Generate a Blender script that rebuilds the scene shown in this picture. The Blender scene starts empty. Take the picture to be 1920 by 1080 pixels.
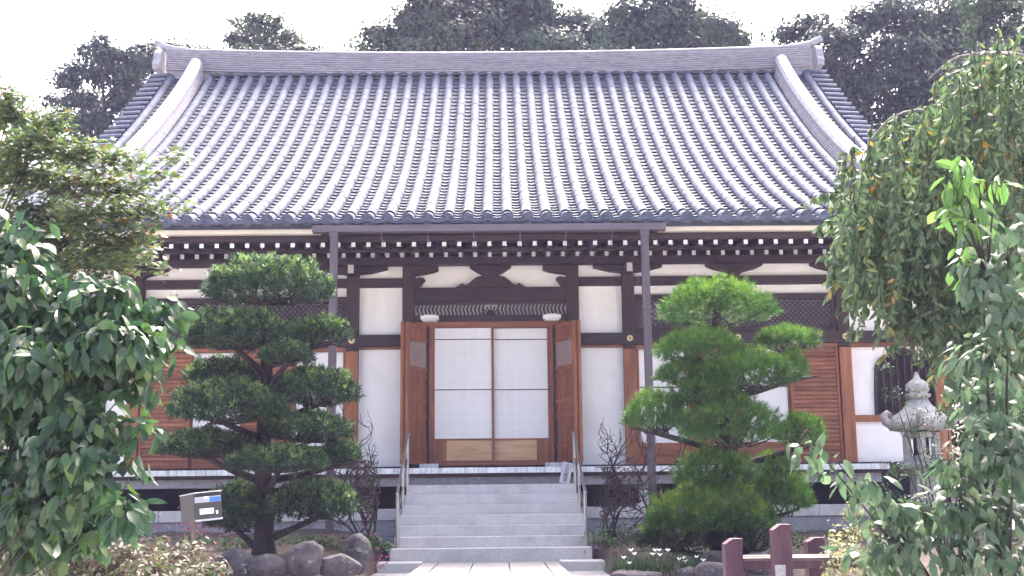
import bpy, bmesh, math, random
import numpy as np
from mathutils import Matrix, Vector, Euler

# ------------------------------------------------------------------ camera, sky, sun, exposure
SC = bpy.context.scene
COL = SC.collection
FPX = 2250.0                       # focal length in pixels of the 1920 wide photograph
CAM = np.array([0.15, -20.0, 0.75])
PITCH, YAW, ROLL = math.radians(10.271), math.radians(0.6836), math.radians(0.6016)
cam = bpy.data.cameras.new('camera')
cam.sensor_width = 36.0
cam.lens = 36.0 * FPX / 1920.0
cam.clip_start, cam.clip_end = 0.1, 3000.0
camo = bpy.data.objects.new('camera', cam)
COL.objects.link(camo)
RM = Matrix.Rotation(-YAW, 3, 'Z') @ Matrix.Rotation(math.pi / 2 + PITCH, 3, 'X') @ Matrix.Rotation(-ROLL, 3, 'Z')
camo.matrix_world = Matrix.Translation(CAM) @ RM.to_4x4()
SC.camera = camo
RN = np.array(RM)

SUN_EL, SUN_AZ = math.radians(56), math.radians(16)      # sun stands behind the hall, a little to the right
wd = bpy.data.worlds.new('World')
SC.world = wd
wd.use_nodes = True
wt = wd.node_tree
bg = wt.nodes['Background']
sky = wt.nodes.new('ShaderNodeTexSky')
sky.sky_type = 'NISHITA'
sky.sun_disc = False
sky.sun_elevation = SUN_EL
sky.sun_rotation = SUN_AZ
sky.air_density = 0.55
sky.dust_density = 9.0
sky.ozone_density = 0.5
wt.links.new(sky.outputs[0], bg.inputs[0])
bg.inputs[1].default_value = 0.15
sl = bpy.data.lights.new('sun', 'SUN')
sl.energy = 0.85
sl.angle = math.radians(10.0)
sl.color = (1.0, 0.97, 0.93)
so = bpy.data.objects.new('sun', sl)
COL.objects.link(so)
sdir = Vector((math.sin(SUN_AZ) * math.cos(SUN_EL), math.cos(SUN_AZ) * math.cos(SUN_EL), math.sin(SUN_EL)))
so.rotation_euler = sdir.to_track_quat('Z', 'Y').to_euler()
so.location = (10, 20, 40)
vs = SC.view_settings
vs.view_transform = 'Standard'
vs.look = 'None'
vs.exposure = 3.05
vs.gamma = 1.0
SC.cycles.max_bounces = 4
SC.cycles.diffuse_bounces = 2
SC.cycles.glossy_bounces = 1
SC.cycles.transmission_bounces = 2
SC.cycles.volume_bounces = 0
SC.cycles.transparent_max_bounces = 8

def P(u, v, Y):
    """point of the place at depth plane Y that the photograph shows at pixel (u, v)"""
    d = RN @ np.array([(u - 960) / FPX, (540 - v) / FPX, -1.0])
    return CAM + d * ((Y - CAM[1]) / d[1])

# ------------------------------------------------------------------ materials
MATS = {}
def nd(t, kind, **kw):
    n = t.nodes.new(kind)
    for k, v in kw.items():
        setattr(n, k, v)
    return n

def mat(name, stops, rough=0.7, scale=(6, 6, 6), detail=6.0, bump=0.0, bscale=None, spec=0.4, metal=0.0, rand=0.0,
        stain=None, coords='pos', nrough=0.6, pos=(0.3, 0.7)):
    """noise driven surface: stops = list of colours, scale = noise scale per axis"""
    m = bpy.data.materials.new(name)
    m.use_nodes = True
    t = m.node_tree
    b = t.nodes['Principled BSDF']
    b.inputs['Roughness'].default_value = rough
    b.inputs['Metallic'].default_value = metal
    b.inputs['Specular IOR Level'].default_value = spec
    if coords == 'pos':
        g = nd(t, 'ShaderNodeNewGeometry'); co = g.outputs['Position']
    else:
        g = nd(t, 'ShaderNodeTexCoord'); co = g.outputs['Object']
    mp = nd(t, 'ShaderNodeMapping')
    mp.inputs['Scale'].default_value = scale
    oi = nd(t, 'ShaderNodeObjectInfo')
    off = nd(t, 'ShaderNodeVectorMath', operation='SCALE')
    off.inputs[0].default_value = (37.0, 53.0, 71.0)
    t.links.new(oi.outputs['Random'], off.inputs['Scale'])
    t.links.new(off.outputs[0], mp.inputs['Location'])
    t.links.new(co, mp.inputs['Vector'])
    nz = nd(t, 'ShaderNodeTexNoise')
    nz.inputs['Scale'].default_value = 1.0
    nz.inputs['Detail'].default_value = detail
    nz.inputs['Roughness'].default_value = nrough
    t.links.new(mp.outputs[0], nz.inputs['Vector'])
    cr = nd(t, 'ShaderNodeValToRGB')
    e = cr.color_ramp.elements
    n = len(stops)
    for i, c in enumerate(stops):
        p = pos[0] + (pos[1] - pos[0]) * i / max(1, n - 1)
        if i < 2:
            e[i].position = p; e[i].color = (*c, 1)
        else:
            x = e.new(p); x.color = (*c, 1)
    t.links.new(nz.outputs['Fac'], cr.inputs[0])
    out = cr.outputs[0]
    if stain:
        sc, col, lo, hi = stain
        n2 = nd(t, 'ShaderNodeTexNoise')
        n2.inputs['Scale'].default_value = sc
        n2.inputs['Detail'].default_value = 8
        n2.inputs['Roughness'].default_value = 0.7
        t.links.new(co, n2.inputs['Vector'])
        r2 = nd(t, 'ShaderNodeMapRange')
        r2.inputs[1].default_value = lo; r2.inputs[2].default_value = hi
        t.links.new(n2.outputs['Fac'], r2.inputs[0])
        mx = nd(t, 'ShaderNodeMix', data_type='RGBA')
        t.links.new(r2.outputs[0], mx.inputs['Factor'])
        t.links.new(out, mx.inputs['A'])
        mx.inputs['B'].default_value = (*col, 1)
        out = mx.outputs['Result']
    if rand:
        hs = nd(t, 'ShaderNodeHueSaturation')
        mr = nd(t, 'ShaderNodeMapRange')
        mr.inputs[3].default_value = 1 - rand; mr.inputs[4].default_value = 1 + rand
        t.links.new(oi.outputs['Random'], mr.inputs[0])
        t.links.new(mr.outputs[0], hs.inputs['Value'])
        t.links.new(out, hs.inputs['Color'])
        out = hs.outputs[0]
    t.links.new(out, b.inputs['Base Color'])
    if bump:
        bp = nd(t, 'ShaderNodeBump')
        bp.inputs['Strength'].default_value = bump
        bp.inputs['Distance'].default_value = 0.02
        if bscale:
            n3 = nd(t, 'ShaderNodeTexNoise')
            n3.inputs['Scale'].default_value = bscale
            n3.inputs['Detail'].default_value = 6
            t.links.new(co, n3.inputs['Vector'])
            t.links.new(n3.outputs['Fac'], bp.inputs['Height'])
        else:
            t.links.new(nz.outputs['Fac'], bp.inputs['Height'])
        t.links.new(bp.outputs[0], b.inputs['Normal'])
    MATS[name] = m
    return m

def leafmat(name, stops, rough=0.45, transl=0.35, spec=0.4, tcol=None, vary=0.0):
    m = bpy.data.materials.new(name)
    m.use_nodes = True
    t = m.node_tree
    b = t.nodes['Principled BSDF']
    b.inputs['Roughness'].default_value = rough
    b.inputs['Specular IOR Level'].default_value = spec
    g = nd(t, 'ShaderNodeNewGeometry'); oi = nd(t, 'ShaderNodeObjectInfo')
    ad = nd(t, 'ShaderNodeMath', operation='ADD')
    t.links.new(g.outputs['Random Per Island'], ad.inputs[0])
    t.links.new(oi.outputs['Random'], ad.inputs[1])
    fr = nd(t, 'ShaderNodeMath', operation='FRACT')
    t.links.new(ad.outputs[0], fr.inputs[0])
    cr = nd(t, 'ShaderNodeValToRGB')
    e = cr.color_ramp.elements
    for i, (p, c) in enumerate(stops):
        c = tuple(k * (.56 if 'petal' not in name else 1) for k in c)
        if i < 2:
            e[i].position = p; e[i].color = (*c, 1)
        else:
            x = e.new(p); x.color = (*c, 1)
    t.links.new(fr.outputs[0], cr.inputs[0])
    out = cr.outputs[0]
    if vary:
        nz = nd(t, 'ShaderNodeTexNoise'); nz.inputs['Scale'].default_value = vary
        nz.inputs['Detail'].default_value = 2
        t.links.new(g.outputs['Position'], nz.inputs['Vector'])
        mr = nd(t, 'ShaderNodeMapRange')
        mr.inputs[1].default_value = 0.3; mr.inputs[2].default_value = 0.7
        mr.inputs[3].default_value = 0.65; mr.inputs[4].default_value = 1.35
        t.links.new(nz.outputs['Fac'], mr.inputs[0])
        hs = nd(t, 'ShaderNodeHueSaturation')
        t.links.new(mr.outputs[0], hs.inputs['Value'])
        t.links.new(out, hs.inputs['Color'])
        out = hs.outputs[0]
    t.links.new(out, b.inputs['Base Color'])
    if transl:
        tr = nd(t, 'ShaderNodeBsdfTranslucent')
        hs2 = nd(t, 'ShaderNodeHueSaturation')
        hs2.inputs['Saturation'].default_value = 1.15; hs2.inputs['Value'].default_value = 1.5
        t.links.new(out, hs2.inputs['Color'])
        t.links.new(hs2.outputs[0], tr.inputs[0])
        mx = nd(t, 'ShaderNodeMixShader'); mx.inputs[0].default_value = transl
        t.links.new(b.outputs[0], mx.inputs[1]); t.links.new(tr.outputs[0], mx.inputs[2])
        t.links.new(mx.outputs[0], t.nodes['Material Output'].inputs[0])
    MATS[name] = m
    return m

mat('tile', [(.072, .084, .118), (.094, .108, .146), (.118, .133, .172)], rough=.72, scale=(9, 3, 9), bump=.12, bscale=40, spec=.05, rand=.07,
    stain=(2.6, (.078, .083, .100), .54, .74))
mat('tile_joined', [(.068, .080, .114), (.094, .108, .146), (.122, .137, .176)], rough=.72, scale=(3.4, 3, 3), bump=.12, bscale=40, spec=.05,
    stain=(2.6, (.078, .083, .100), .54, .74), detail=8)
mat('tile_pan_shaded', [(.038, .041, .054), (.060, .064, .082), (.084, .089, .110)], rough=.75, scale=(4, 4, 4), bump=.1, bscale=40, spec=.05)  # same tile as the covers, darkened to paint in the shade between rows
mat('ridge_tile', [(.18, .178, .20), (.25, .247, .275), (.30, .297, .33)], rough=.65, scale=(5, 5, 18), bump=.15, bscale=30, spec=.1)
mat('dark_wood', [(.014, .008, .009), (.028, .015, .015), (.042, .022, .021)], rough=.62, scale=(2, 18, 18), bump=.15)
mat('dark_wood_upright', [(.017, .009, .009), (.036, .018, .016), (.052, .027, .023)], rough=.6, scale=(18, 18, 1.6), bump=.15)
mat('red_wood', [(.13, .042, .022), (.24, .082, .040), (.33, .122, .060)], rough=.55, scale=(16, 16, 1.4), bump=.15, rand=.1)
mat('red_wood_flat', [(.13, .042, .022), (.24, .082, .040), (.33, .122, .060)], rough=.55, scale=(1.4, 16, 16), bump=.15, rand=.1)
mat('orange_wood', [(.15, .052, .020), (.26, .098, .040), (.35, .145, .065)], rough=.6, scale=(15, 15, 1.3), bump=.2, rand=.08)
mat('slat_wood', [(.12, .045, .022), (.25, .10, .048), (.36, .165, .085)], rough=.65, scale=(1.6, 14, 14), bump=.2, rand=.22)
mat('tan_panel', [(.42, .24, .12), (.52, .32, .17), (.60, .39, .22)], rough=.5, scale=(2.0, 8, 14), bump=.05)
mat('plaster', [(.76, .74, .715), (.82, .80, .775), (.85, .835, .81)], rough=.9, scale=(1.2, 1.2, .8), bump=.05, bscale=60, stain=(1.3, (.66, .645, .62), .48, .85))
mat('cream_paint', [(.62, .56, .46), (.70, .64, .54)], rough=.7, scale=(1, 8, 8))
mat('white_paint', [(.72, .72, .70), (.82, .82, .80)], rough=.7, scale=(9, 9, 9), rand=.06)
mat('white_worn', [(.45, .45, .43), (.70, .71, .70), (.80, .81, .81)], rough=.7, scale=(14, 14, 5), rand=.12, stain=(9, (.30, .27, .25), .58, .72))
mat('grey_paint', [(.40, .38, .37), (.50, .48, .47)], rough=.8, scale=(9, 9, 9), rand=.06)
mat('paper', [(.72, .705, .69), (.78, .765, .75)], rough=.6, scale=(1.5, 1.5, 1.5))
mat('paper_strip', [(.80, .80, .82), (.83, .83, .85)], rough=.6)
mat('lattice_back', [(.13, .12, .13), (.20, .19, .20)], rough=.8)
mat('door_backing', [(.30, .275, .275), (.40, .37, .37)], rough=.8)
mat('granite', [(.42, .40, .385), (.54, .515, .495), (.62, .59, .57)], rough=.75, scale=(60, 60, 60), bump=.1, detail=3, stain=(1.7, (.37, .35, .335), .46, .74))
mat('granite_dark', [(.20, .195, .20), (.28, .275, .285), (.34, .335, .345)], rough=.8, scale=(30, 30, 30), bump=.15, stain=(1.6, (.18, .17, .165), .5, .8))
mat('paving', [(.20, .197, .192), (.245, .24, .236), (.28, .276, .27)], rough=.8, scale=(45, 45, 45), bump=.08, rand=.06, stain=(2.0, (.17, .16, .15), .5, .8))
mat('lantern_stone', [(.17, .17, .165), (.26, .26, .25), (.33, .33, .32)], rough=.9, scale=(22, 22, 22), bump=.35, stain=(5, (.14, .145, .125), .50, .70))
mat('boulder', [(.026, .023, .026), (.055, .049, .054), (.095, .087, .092)], rough=.95, scale=(7, 7, 7), bump=1.0, bscale=14, detail=10, stain=(9, (.20, .20, .185), .59, .66), nrough=.7)
mat('gravel', [(.26, .25, .25), (.40, .39, .385), (.52, .51, .50)], rough=.95, scale=(38, 38, 38), bump=.8, detail=4)
mat('soil', [(.045, .034, .028), (.085, .065, .052), (.13, .10, .08)], rough=.95, scale=(14, 14, 14), bump=.7)
mat('steel', [(.36, .35, .35), (.46, .45, .45)], rough=.33, scale=(20, 20, 3), metal=.9)
mat('mailbox_metal', [(.045, .042, .041), (.06, .057, .055)], rough=.6, scale=(40, 40, 4), spec=.2)
mat('mailbox_trim', [(.40, .40, .41), (.48, .48, .49)], rough=.35, metal=.5)
mat('mailbox_grey', [(.30, .30, .34), (.35, .35, .39)], rough=.5)
mat('blue', [(.03, .12, .42), (.04, .15, .48)], rough=.4)
mat('white_plastic', [(.75, .75, .73), (.80, .80, .78)], rough=.4)
mat('ink', [(.012, .012, .016), (.02, .02, .025)], rough=.6)
mat('board', [(.42, .41, .44), (.52, .51, .54)], rough=.7, scale=(20, 20, 4))
mat('brass', [(.55, .40, .16), (.72, .58, .30)], rough=.3, metal=.8)
mat('gutter', [(.085, .068, .078), (.115, .095, .105)], rough=.5, scale=(1.5, 9, 9))
mat('pipe', [(.075, .058, .066), (.105, .085, .092)], rough=.5, scale=(9, 9, 1.2))
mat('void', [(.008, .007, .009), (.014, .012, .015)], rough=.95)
mat('bark', [(.012, .009, .008), (.026, .020, .018), (.05, .040, .036)], rough=.95, scale=(26, 26, 5), bump=1.0)
mat('bark_grey', [(.09, .08, .075), (.17, .155, .145), (.24, .22, .205)], rough=.9, scale=(20, 20, 6), bump=.6)
mat('twig', [(.018, .013, .014), (.04, .03, .03)], rough=.9)
mat('purple_wood', [(.040, .015, .024), (.062, .024, .036), (.085, .036, .05)], rough=.65, scale=(14, 14, 2), bump=.15)
mat('plank', [(.07, .05, .045), (.115, .085, .075)], rough=.7, scale=(3, 14, 14))

leafmat('podocarpus', [(0, (.012, .040, .018)), (.4, (.026, .072, .030)), (.8, (.046, .112, .042)), (1, (.08, .16, .055))], rough=.5, transl=.15, vary=1.5)
leafmat('podocarpus_tip', [(0, (.14, .25, .08)), (.6, (.26, .41, .13)), (1, (.40, .56, .20))], rough=.5, transl=.35)  # young leaves, brightened to paint top light on the pads
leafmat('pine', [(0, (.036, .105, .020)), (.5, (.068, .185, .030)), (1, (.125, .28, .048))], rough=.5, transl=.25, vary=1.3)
leafmat('pine_tip', [(0, (.11, .24, .032)), (.6, (.20, .38, .06)), (1, (.30, .48, .10))], rough=.5, transl=.3)  # young needles, their pale colour also imitating light from above
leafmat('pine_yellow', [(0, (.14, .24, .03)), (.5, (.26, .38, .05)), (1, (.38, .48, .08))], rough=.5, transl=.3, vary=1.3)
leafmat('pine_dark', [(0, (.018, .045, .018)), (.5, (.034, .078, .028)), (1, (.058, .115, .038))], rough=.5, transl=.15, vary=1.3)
leafmat('far_leaf', [(0, (.018, .044, .022)), (.5, (.034, .076, .034)), (1, (.060, .122, .050))], rough=.6, transl=.2, vary=.35)
leafmat('far_leaf_olive', [(0, (.028, .056, .022)), (.5, (.052, .096, .036)), (1, (.085, .15, .05))], rough=.6, transl=.25, vary=.4)
leafmat('far_leaf_dark', [(0, (.012, .032, .020)), (.5, (.022, .054, .030)), (1, (.040, .085, .042))], rough=.6, transl=.15, vary=.35)
leafmat('maple', [(0, (.06, .10, .04)), (.35, (.10, .16, .058)), (.74, (.15, .22, .075)), (.90, (.20, .24, .08)), (.955, (.22, .17, .06)), (.985, (.26, .11, .045)), (1, (.16, .07, .04))], rough=.5, transl=.4)
leafmat('broad_leaf', [(0, (.022, .062, .028)), (.5, (.045, .105, .042)), (.82, (.072, .155, .055)), (.94, (.10, .19, .045)), (1, (.15, .26, .06))], rough=.42, transl=.3, spec=.45)
leafmat('broad_leaf_pale', [(0, (.050, .095, .048)), (.5, (.082, .145, .075)), (.9, (.13, .205, .11)), (1, (.20, .28, .17))], rough=.34, transl=.4, spec=.5)
leafmat('broad_leaf_lime', [(0, (.09, .19, .055)), (1, (.17, .30, .09))], rough=.4, transl=.5, spec=.5)
leafmat('cherry_leaf', [(0, (.070, .125, .060)), (.45, (.115, .185, .085)), (.96, (.18, .26, .11)), (.985, (.32, .34, .12)), (1, (.48, .34, .10))], rough=.5, transl=.35, vary=1.2)
leafmat('cherry_leaf_autumn', [(0, (.14, .15, .05)), (.5, (.26, .22, .06)), (.8, (.42, .26, .06)), (1, (.42, .16, .04))], rough=.5, transl=.4)
leafmat('dry_leaf', [(0, (.08, .055, .042)), (.25, (.14, .09, .075)), (.40, (.17, .12, .10)), (.52, (.09, .13, .05)), (.85, (.15, .21, .075)), (.97, (.30, .27, .22)), (1, (.48, .44, .40))], rough=.55, transl=.25)
leafmat('variegated_leaf', [(0, (.10, .14, .04)), (.4, (.28, .30, .11)), (.8, (.50, .50, .26)), (1, (.62, .58, .36))], rough=.5, transl=.3)
leafmat('cover_leaf', [(0, (.03, .09, .02)), (.5, (.05, .15, .03)), (1, (.10, .24, .05))], rough=.5, transl=.3)
leafmat('pink_petal', [(0, (.26, .07, .14)), (1, (.42, .16, .25))], rough=.6, transl=.3)
leafmat('white_petal', [(0, (.78, .78, .76)), (1, (.85, .85, .82))], rough=.6, transl=.3)
leafmat('grass_blade', [(0, (.025, .065, .02)), (1, (.06, .13, .035))], rough=.5, transl=.2)

# ------------------------------------------------------------------ mesh helpers
def link(o, parent=None):
    COL.objects.link(o)
    if parent is not None:
        o.parent = parent
        o.matrix_parent_inverse = Matrix.Translation(parent.location).inverted() if parent.type == 'EMPTY' else Matrix.Identity(4)
    return o

def thing(name, label, cat, loc=(0, 0, 0), group=None):
    o = bpy.data.objects.new(name, None)
    o.location = loc
    o.empty_display_size = .2
    COL.objects.link(o)
    tag(o, label, cat, group)
    return o

def tag(o, label=None, cat=None, group=None, kind=None):
    if label: o['label'] = label
    if cat: o['category'] = cat
    if group: o['group'] = group
    if kind: o['kind'] = kind
    return o

class MB:
    def __init__(s):
        s.v, s.f, s.m = [], [], []
    def add(s, vs, fs, mi=0):
        b = len(s.v)
        s.v += [tuple(map(float, p)) for p in vs]
        for f in fs:
            s.f.append([b + i for i in f]); s.m.append(mi)
        return s
    def box(s, x0, x1, y0, y1, z0, z1, mi=0, front=None):
        vs = [(x0, y0, z0), (x1, y0, z0), (x1, y1, z0), (x0, y1, z0), (x0, y0, z1), (x1, y0, z1), (x1, y1, z1), (x0, y1, z1)]
        s.add(vs, [(0, 3, 2, 1), (4, 5, 6, 7), (1, 2, 6, 5), (2, 3, 7, 6), (3, 0, 4, 7)], mi)
        b = len(s.v) - 8
        s.f.append([b, b + 1, b + 5, b + 4]); s.m.append(mi if front is None else front)
        return s
    def prism(s, poly, y0, y1, mi=0):
        """outline in the x-z plane, extruded from y0 (front) to y1"""
        n = len(poly)
        vs = [(x, y0, z) for x, z in poly] + [(x, y1, z) for x, z in poly]
        s.add(vs, [tuple(range(n)), tuple(range(2 * n - 1, n - 1, -1))] + [(i, n + i, n + (i + 1) % n, (i + 1) % n) for i in range(n)], mi)
        return s
    def tube(s, pts, rad, k=8, mi=0, cap=True):
        pts = [Vector(p) for p in pts]
        n = len(pts)
        if not hasattr(rad, '__len__'):
            rad = [rad] * n
        vs = []
        up = None
        for i, p in enumerate(pts):
            d = (pts[min(i + 1, n - 1)] - pts[max(i - 1, 0)]).normalized()
            if up is None:
                up = Vector((1, 0, 0)) if abs(d.x) < .9 else Vector((0, 1, 0))
            a = d.cross(up).normalized()
            up = a.cross(d).normalized()
            for j in range(k):
                t = 2 * math.pi * j / k
                vs.append(p + (a * math.cos(t) + up * math.sin(t)) * rad[i])
        fs = [(i * k + j, i * k + (j + 1) % k, (i + 1) * k + (j + 1) % k, (i + 1) * k + j) for i in range(n - 1) for j in range(k)]
        if cap:
            fs += [tuple(range(k))[::-1], tuple(range((n - 1) * k, n * k))]
        s.add(vs, fs, mi)
        return s
    def lathe(s, c, prof, k=20, mi=0, rot=0.0, sq=None):
        vs = []
        for r, z in prof:
            for j in range(k):
                t = 2 * math.pi * j / k + rot
                vs.append((c[0] + r * math.cos(t), c[1] + r * math.sin(t), c[2] + z))
        n = len(prof)
        fs = [(i * k + j, i * k + (j + 1) % k, (i + 1) * k + (j + 1) % k, (i + 1) * k + j) for i in range(n - 1) for j in range(k)]
        fs += [tuple(range(k))[::-1], tuple(range((n - 1) * k, n * k))]
        s.add(vs, fs, mi)
        return s
    def mesh(s, name, mats, smooth=False):
        me = bpy.data.meshes.new(name)
        me.from_pydata(s.v, [], s.f)
        for m in ([mats] if isinstance(mats, str) else mats):
            me.materials.append(MATS[m])
        if len(set(s.m)) > 1:
            me.polygons.foreach_set('material_index', s.m)
        if smooth:
            me.polygons.foreach_set('use_smooth', [True] * len(me.polygons))
        me.update()
        return me
    def build(s, name, mats, parent=None, smooth=False, bevel=0.0):
        o = bpy.data.objects.new(name, s.mesh(name, mats, smooth))
        link(o, parent)
        if bevel:
            b = o.modifiers.new('bevel', 'BEVEL'); b.width = bevel; b.segments = 2; b.limit_method = 'ANGLE'
        return o

def bx(name, m, parent, x0, x1, y0, y1, z0, z1, bevel=0.0):
    return MB().box(x0, x1, y0, y1, z0, z1).build(name, m, parent, bevel=bevel)

def inst(name, me, parent, M):
    o = bpy.data.objects.new(name, me)
    link(o, parent)
    o.matrix_basis = M
    return o

# ------------------------------------------------------------------ leaf helpers (numpy)
def unit(a):
    return a / np.maximum(np.linalg.norm(a, axis=-1, keepdims=True), 1e-9)

TEMPL = {
    'diamond': ([(0, 0, 0), (.45, -.5, 0), (1, 0, 0), (.45, .5, 0)], [(0, 1, 2, 3)]),
    'needle': ([(0, -.5, 0), (0, .5, 0), (1, 0, 0)], [(0, 1, 2)]),
    'fold': ([(0, 0, 0), (.4, -.5, .08), (1, 0, -.10), (.4, .5, .08), (.5, 0, 0)], [(0, 1, 4), (1, 2, 4), (4, 2, 3), (0, 4, 3)]),
    'oval': ([(0, 0, 0), (.22, -.36, .03), (.22, 0, -.02), (.22, .36, .03), (.5, -.5, .0), (.5, 0, -.05), (.5, .5, .0),
              (.78, -.3, -.10), (.78, 0, -.14), (.78, .3, -.10), (1, 0, -.27)],
             [(0, 1, 2), (0, 2, 3), (1, 4, 5, 2), (2, 5, 6, 3), (4, 7, 8, 5), (5, 8, 9, 6), (7, 10, 8), (8, 10, 9)]),
    'oval_b': ([(0, 0, 0), (.2, -.34, .06), (.2, 0, .02), (.2, .34, .02), (.5, -.5, .05), (.5, 0, .02), (.5, .5, -.04),
                (.8, -.26, -.04), (.8, 0, -.05), (.8, .26, -.12), (1, .05, -.16)],
               [(0, 1, 2), (0, 2, 3), (1, 4, 5, 2), (2, 5, 6, 3), (4, 7, 8, 5), (5, 8, 9, 6), (7, 10, 8), (8, 10, 9)]),
    'blade': ([(0, -.5, 0), (0, .5, 0), (.5, .4, .06), (.5, -.4, .06), (1, 0, -.12)], [(0, 1, 2, 3), (3, 2, 4)]),
}
def _maple():
    vs = [(.42, 0, 0)]
    tips = [(-150, .40), (-112, .72), (-62, .80), (-1, 1.0), (60, .80), (111, .72), (150, .40)]
    out = []
    for i, (a, r) in enumerate(tips):
        out.append((a, r * .58))
        if i < len(tips) - 1:
            out.append(((a + tips[i + 1][0]) / 2, .21))
    for a, r in out:
        t = math.radians(a)
        vs.append((.42 + r * math.cos(t), r * math.sin(t), -.10 * r))
    n = len(vs) - 1
    return vs, [(0, i, i + 1) for i in range(1, n)] + [(0, n, 1)]
TEMPL['maple'] = _maple()

def leaf_mesh(name, pos, d, nr, L, W, tmpl, mats, midx=None):
    T, F = TEMPL[tmpl]
    T = np.array(T, float); m = len(T); N = len(pos)
    d = unit(d)
    side = unit(np.cross(d, nr)); nr = np.cross(side, d)
    L = np.broadcast_to(np.asarray(L, float), (N,)); W = np.broadcast_to(np.asarray(W, float), (N,))
    V = (pos[:, None, :] + T[None, :, 0, None] * (d * L[:, None])[:, None, :]
         + T[None, :, 1, None] * (side * W[:, None])[:, None, :] + T[None, :, 2, None] * (nr * L[:, None])[:, None, :])
    V = V.reshape(-1, 3).astype(np.float32)
    fl = np.concatenate([np.array(f) for f in F]); fs = np.array([len(f) for f in F])
    loops = (fl[None, :] + (np.arange(N) * m)[:, None]).ravel().astype(np.int32)
    tot = np.tile(fs, N).astype(np.int32)
    st = np.concatenate([[0], np.cumsum(tot)[:-1]]).astype(np.int32)
    me = bpy.data.meshes.new(name)
    me.vertices.add(len(V)); me.vertices.foreach_set('co', V.ravel())
    me.loops.add(len(loops)); me.loops.foreach_set('vertex_index', loops)
    me.polygons.add(len(tot)); me.polygons.foreach_set('loop_start', st)
    try:
        me.polygons.foreach_set('loop_total', tot)
    except Exception:
        pass
    for k in ([mats] if isinstance(mats, str) else mats):
        me.materials.append(MATS[k])
    if midx is not None:
        me.polygons.foreach_set('material_index', np.repeat(midx, len(F)).astype(np.int32))
    me.update(calc_edges=True)
    return me

def leaf_obj(name, parent, *a, kind=None, **k):
    o = bpy.data.objects.new(name, leaf_mesh(name, *a, **k))
    link(o, parent)
    if kind: o['kind'] = kind
    return o

_LEAFM = {}
def single_leaves(parent, pos, d, nr, L, W, tmpl, m):
    """each leaf an object of its own; leaves share one mesh per kind"""
    key = (tmpl, m)
    if key not in _LEAFM:
        T, F = TEMPL[tmpl]
        me = bpy.data.meshes.new('leaf')
        me.from_pydata([(t[1], t[0], t[2]) for t in T], [], F)
        me.materials.append(MATS[m]); me.update()
        _LEAFM[key] = me
    d = unit(d); side = unit(np.cross(d, nr)); nr = np.cross(side, d)
    for i in range(len(pos)):
        M = Matrix.Identity(4)
        for r in range(3):
            M[r][0] = side[i, r] * W[i]; M[r][1] = d[i, r] * L[i]; M[r][2] = nr[i, r] * L[i]; M[r][3] = pos[i, r]
        inst('leaf', _LEAFM[key], parent, M)

def leaves(parent, pos, d, nr, L, W, tmpl, m, single=0, rest_name='foliage'):
    L = np.broadcast_to(np.asarray(L, float), (len(pos),)); W = np.broadcast_to(np.asarray(W, float), (len(pos),))
    if single:
        dist = np.linalg.norm(pos - CAM, axis=1) / L
        q = RN.T @ (pos - CAM).T
        uu = 960 + FPX * q[0] / -q[2]; vv = 540 - FPX * q[1] / -q[2]
        dist = dist + 1e6 * ((uu < 5) | (uu > 1915) | (vv < 5) | (vv > 1075))
        o = np.argsort(dist)
        a, b = o[:single], o[single:]
        single_leaves(parent, pos[a], d[a], nr[a], L[a], W[a], tmpl, m)
    else:
        b = np.arange(len(pos))
    if len(b):
        leaf_obj(rest_name, parent, pos[b], d[b], nr[b], L[b], W[b], tmpl, m, kind='stuff' if single else None)

def clump_px(u, v, ru, rv, Y, ry=None):
    """ellipsoid (centre, radii) in metres from a patch of the photograph at depth Y"""
    c = P(u, v, Y); s = (Y + 20) / FPX
    return c, np.array([ru * s, (ry if ry is not None else .8 * (ru + rv) / 2 * s), rv * s])

def sphere_pts(rng, n):
    return unit(rng.normal(size=(n, 3)))

# ------------------------------------------------------------------ the setting: ground, beds, path
def gz(x, y):
    t = min(1.0, max(0.0, (-8.8 - y) / 5.5)); t = t * t * (3 - 2 * t)
    return -.10 - .75 * t

def sheet(name, xs, ys, fz, m):
    mb = MB()
    vs = [(x, y, fz(x, y)) for y in ys for x in xs]
    n = len(xs)
    mb.add(vs, [(j * n + i, j * n + i + 1, (j + 1) * n + i + 1, (j + 1) * n + i) for j in range(len(ys) - 1) for i in range(n - 1)])
    o = mb.build(name, m, smooth=True)
    o['kind'] = 'structure'
    return o
sheet('ground', [-600, -100, -40, -20, -10, -5, 0, 5, 10, 20, 40, 100, 600],
      [-600, -100, -40, -25] + [-18 + .5 * i for i in range(24)] + [-5, 0, 10, 20, 40, 100, 700], gz, 'gravel')
_r = random.Random(5)
_nz = {}
def lump(x, y):
    return .03 * math.sin(x * 3.1 + y * 1.7) + .025 * math.sin(x * 1.3 - y * 4.1) + .015 * math.sin(7 * x + 5 * y)
def bedz(top, xa, xb, ya, yb):
    def f(x, y):
        e = min(x - xa, xb - x, y - ya) / .35
        e = min(1, max(0, e))
        return -.16 + (top + .16 + lump(x, y) + .05 * (y - ya)) * e
    return f
def frange(a, b, s):
    n = max(1, int(round((b - a) / s)))
    return [a + (b - a) * i / n for i in range(n + 1)]
sheet('planting_bed', frange(-9.5, -1.42, .25), frange(-6.5, -1.2, .22), bedz(.13, -9.5, -1.42, -6.5, -1.2), 'soil')
sheet('planting_bed', frange(1.42, 9.5, .25), frange(-6.75, -1.2, .22), bedz(.05, 1.42, 9.5, -6.75, -1.2), 'soil')

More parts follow.
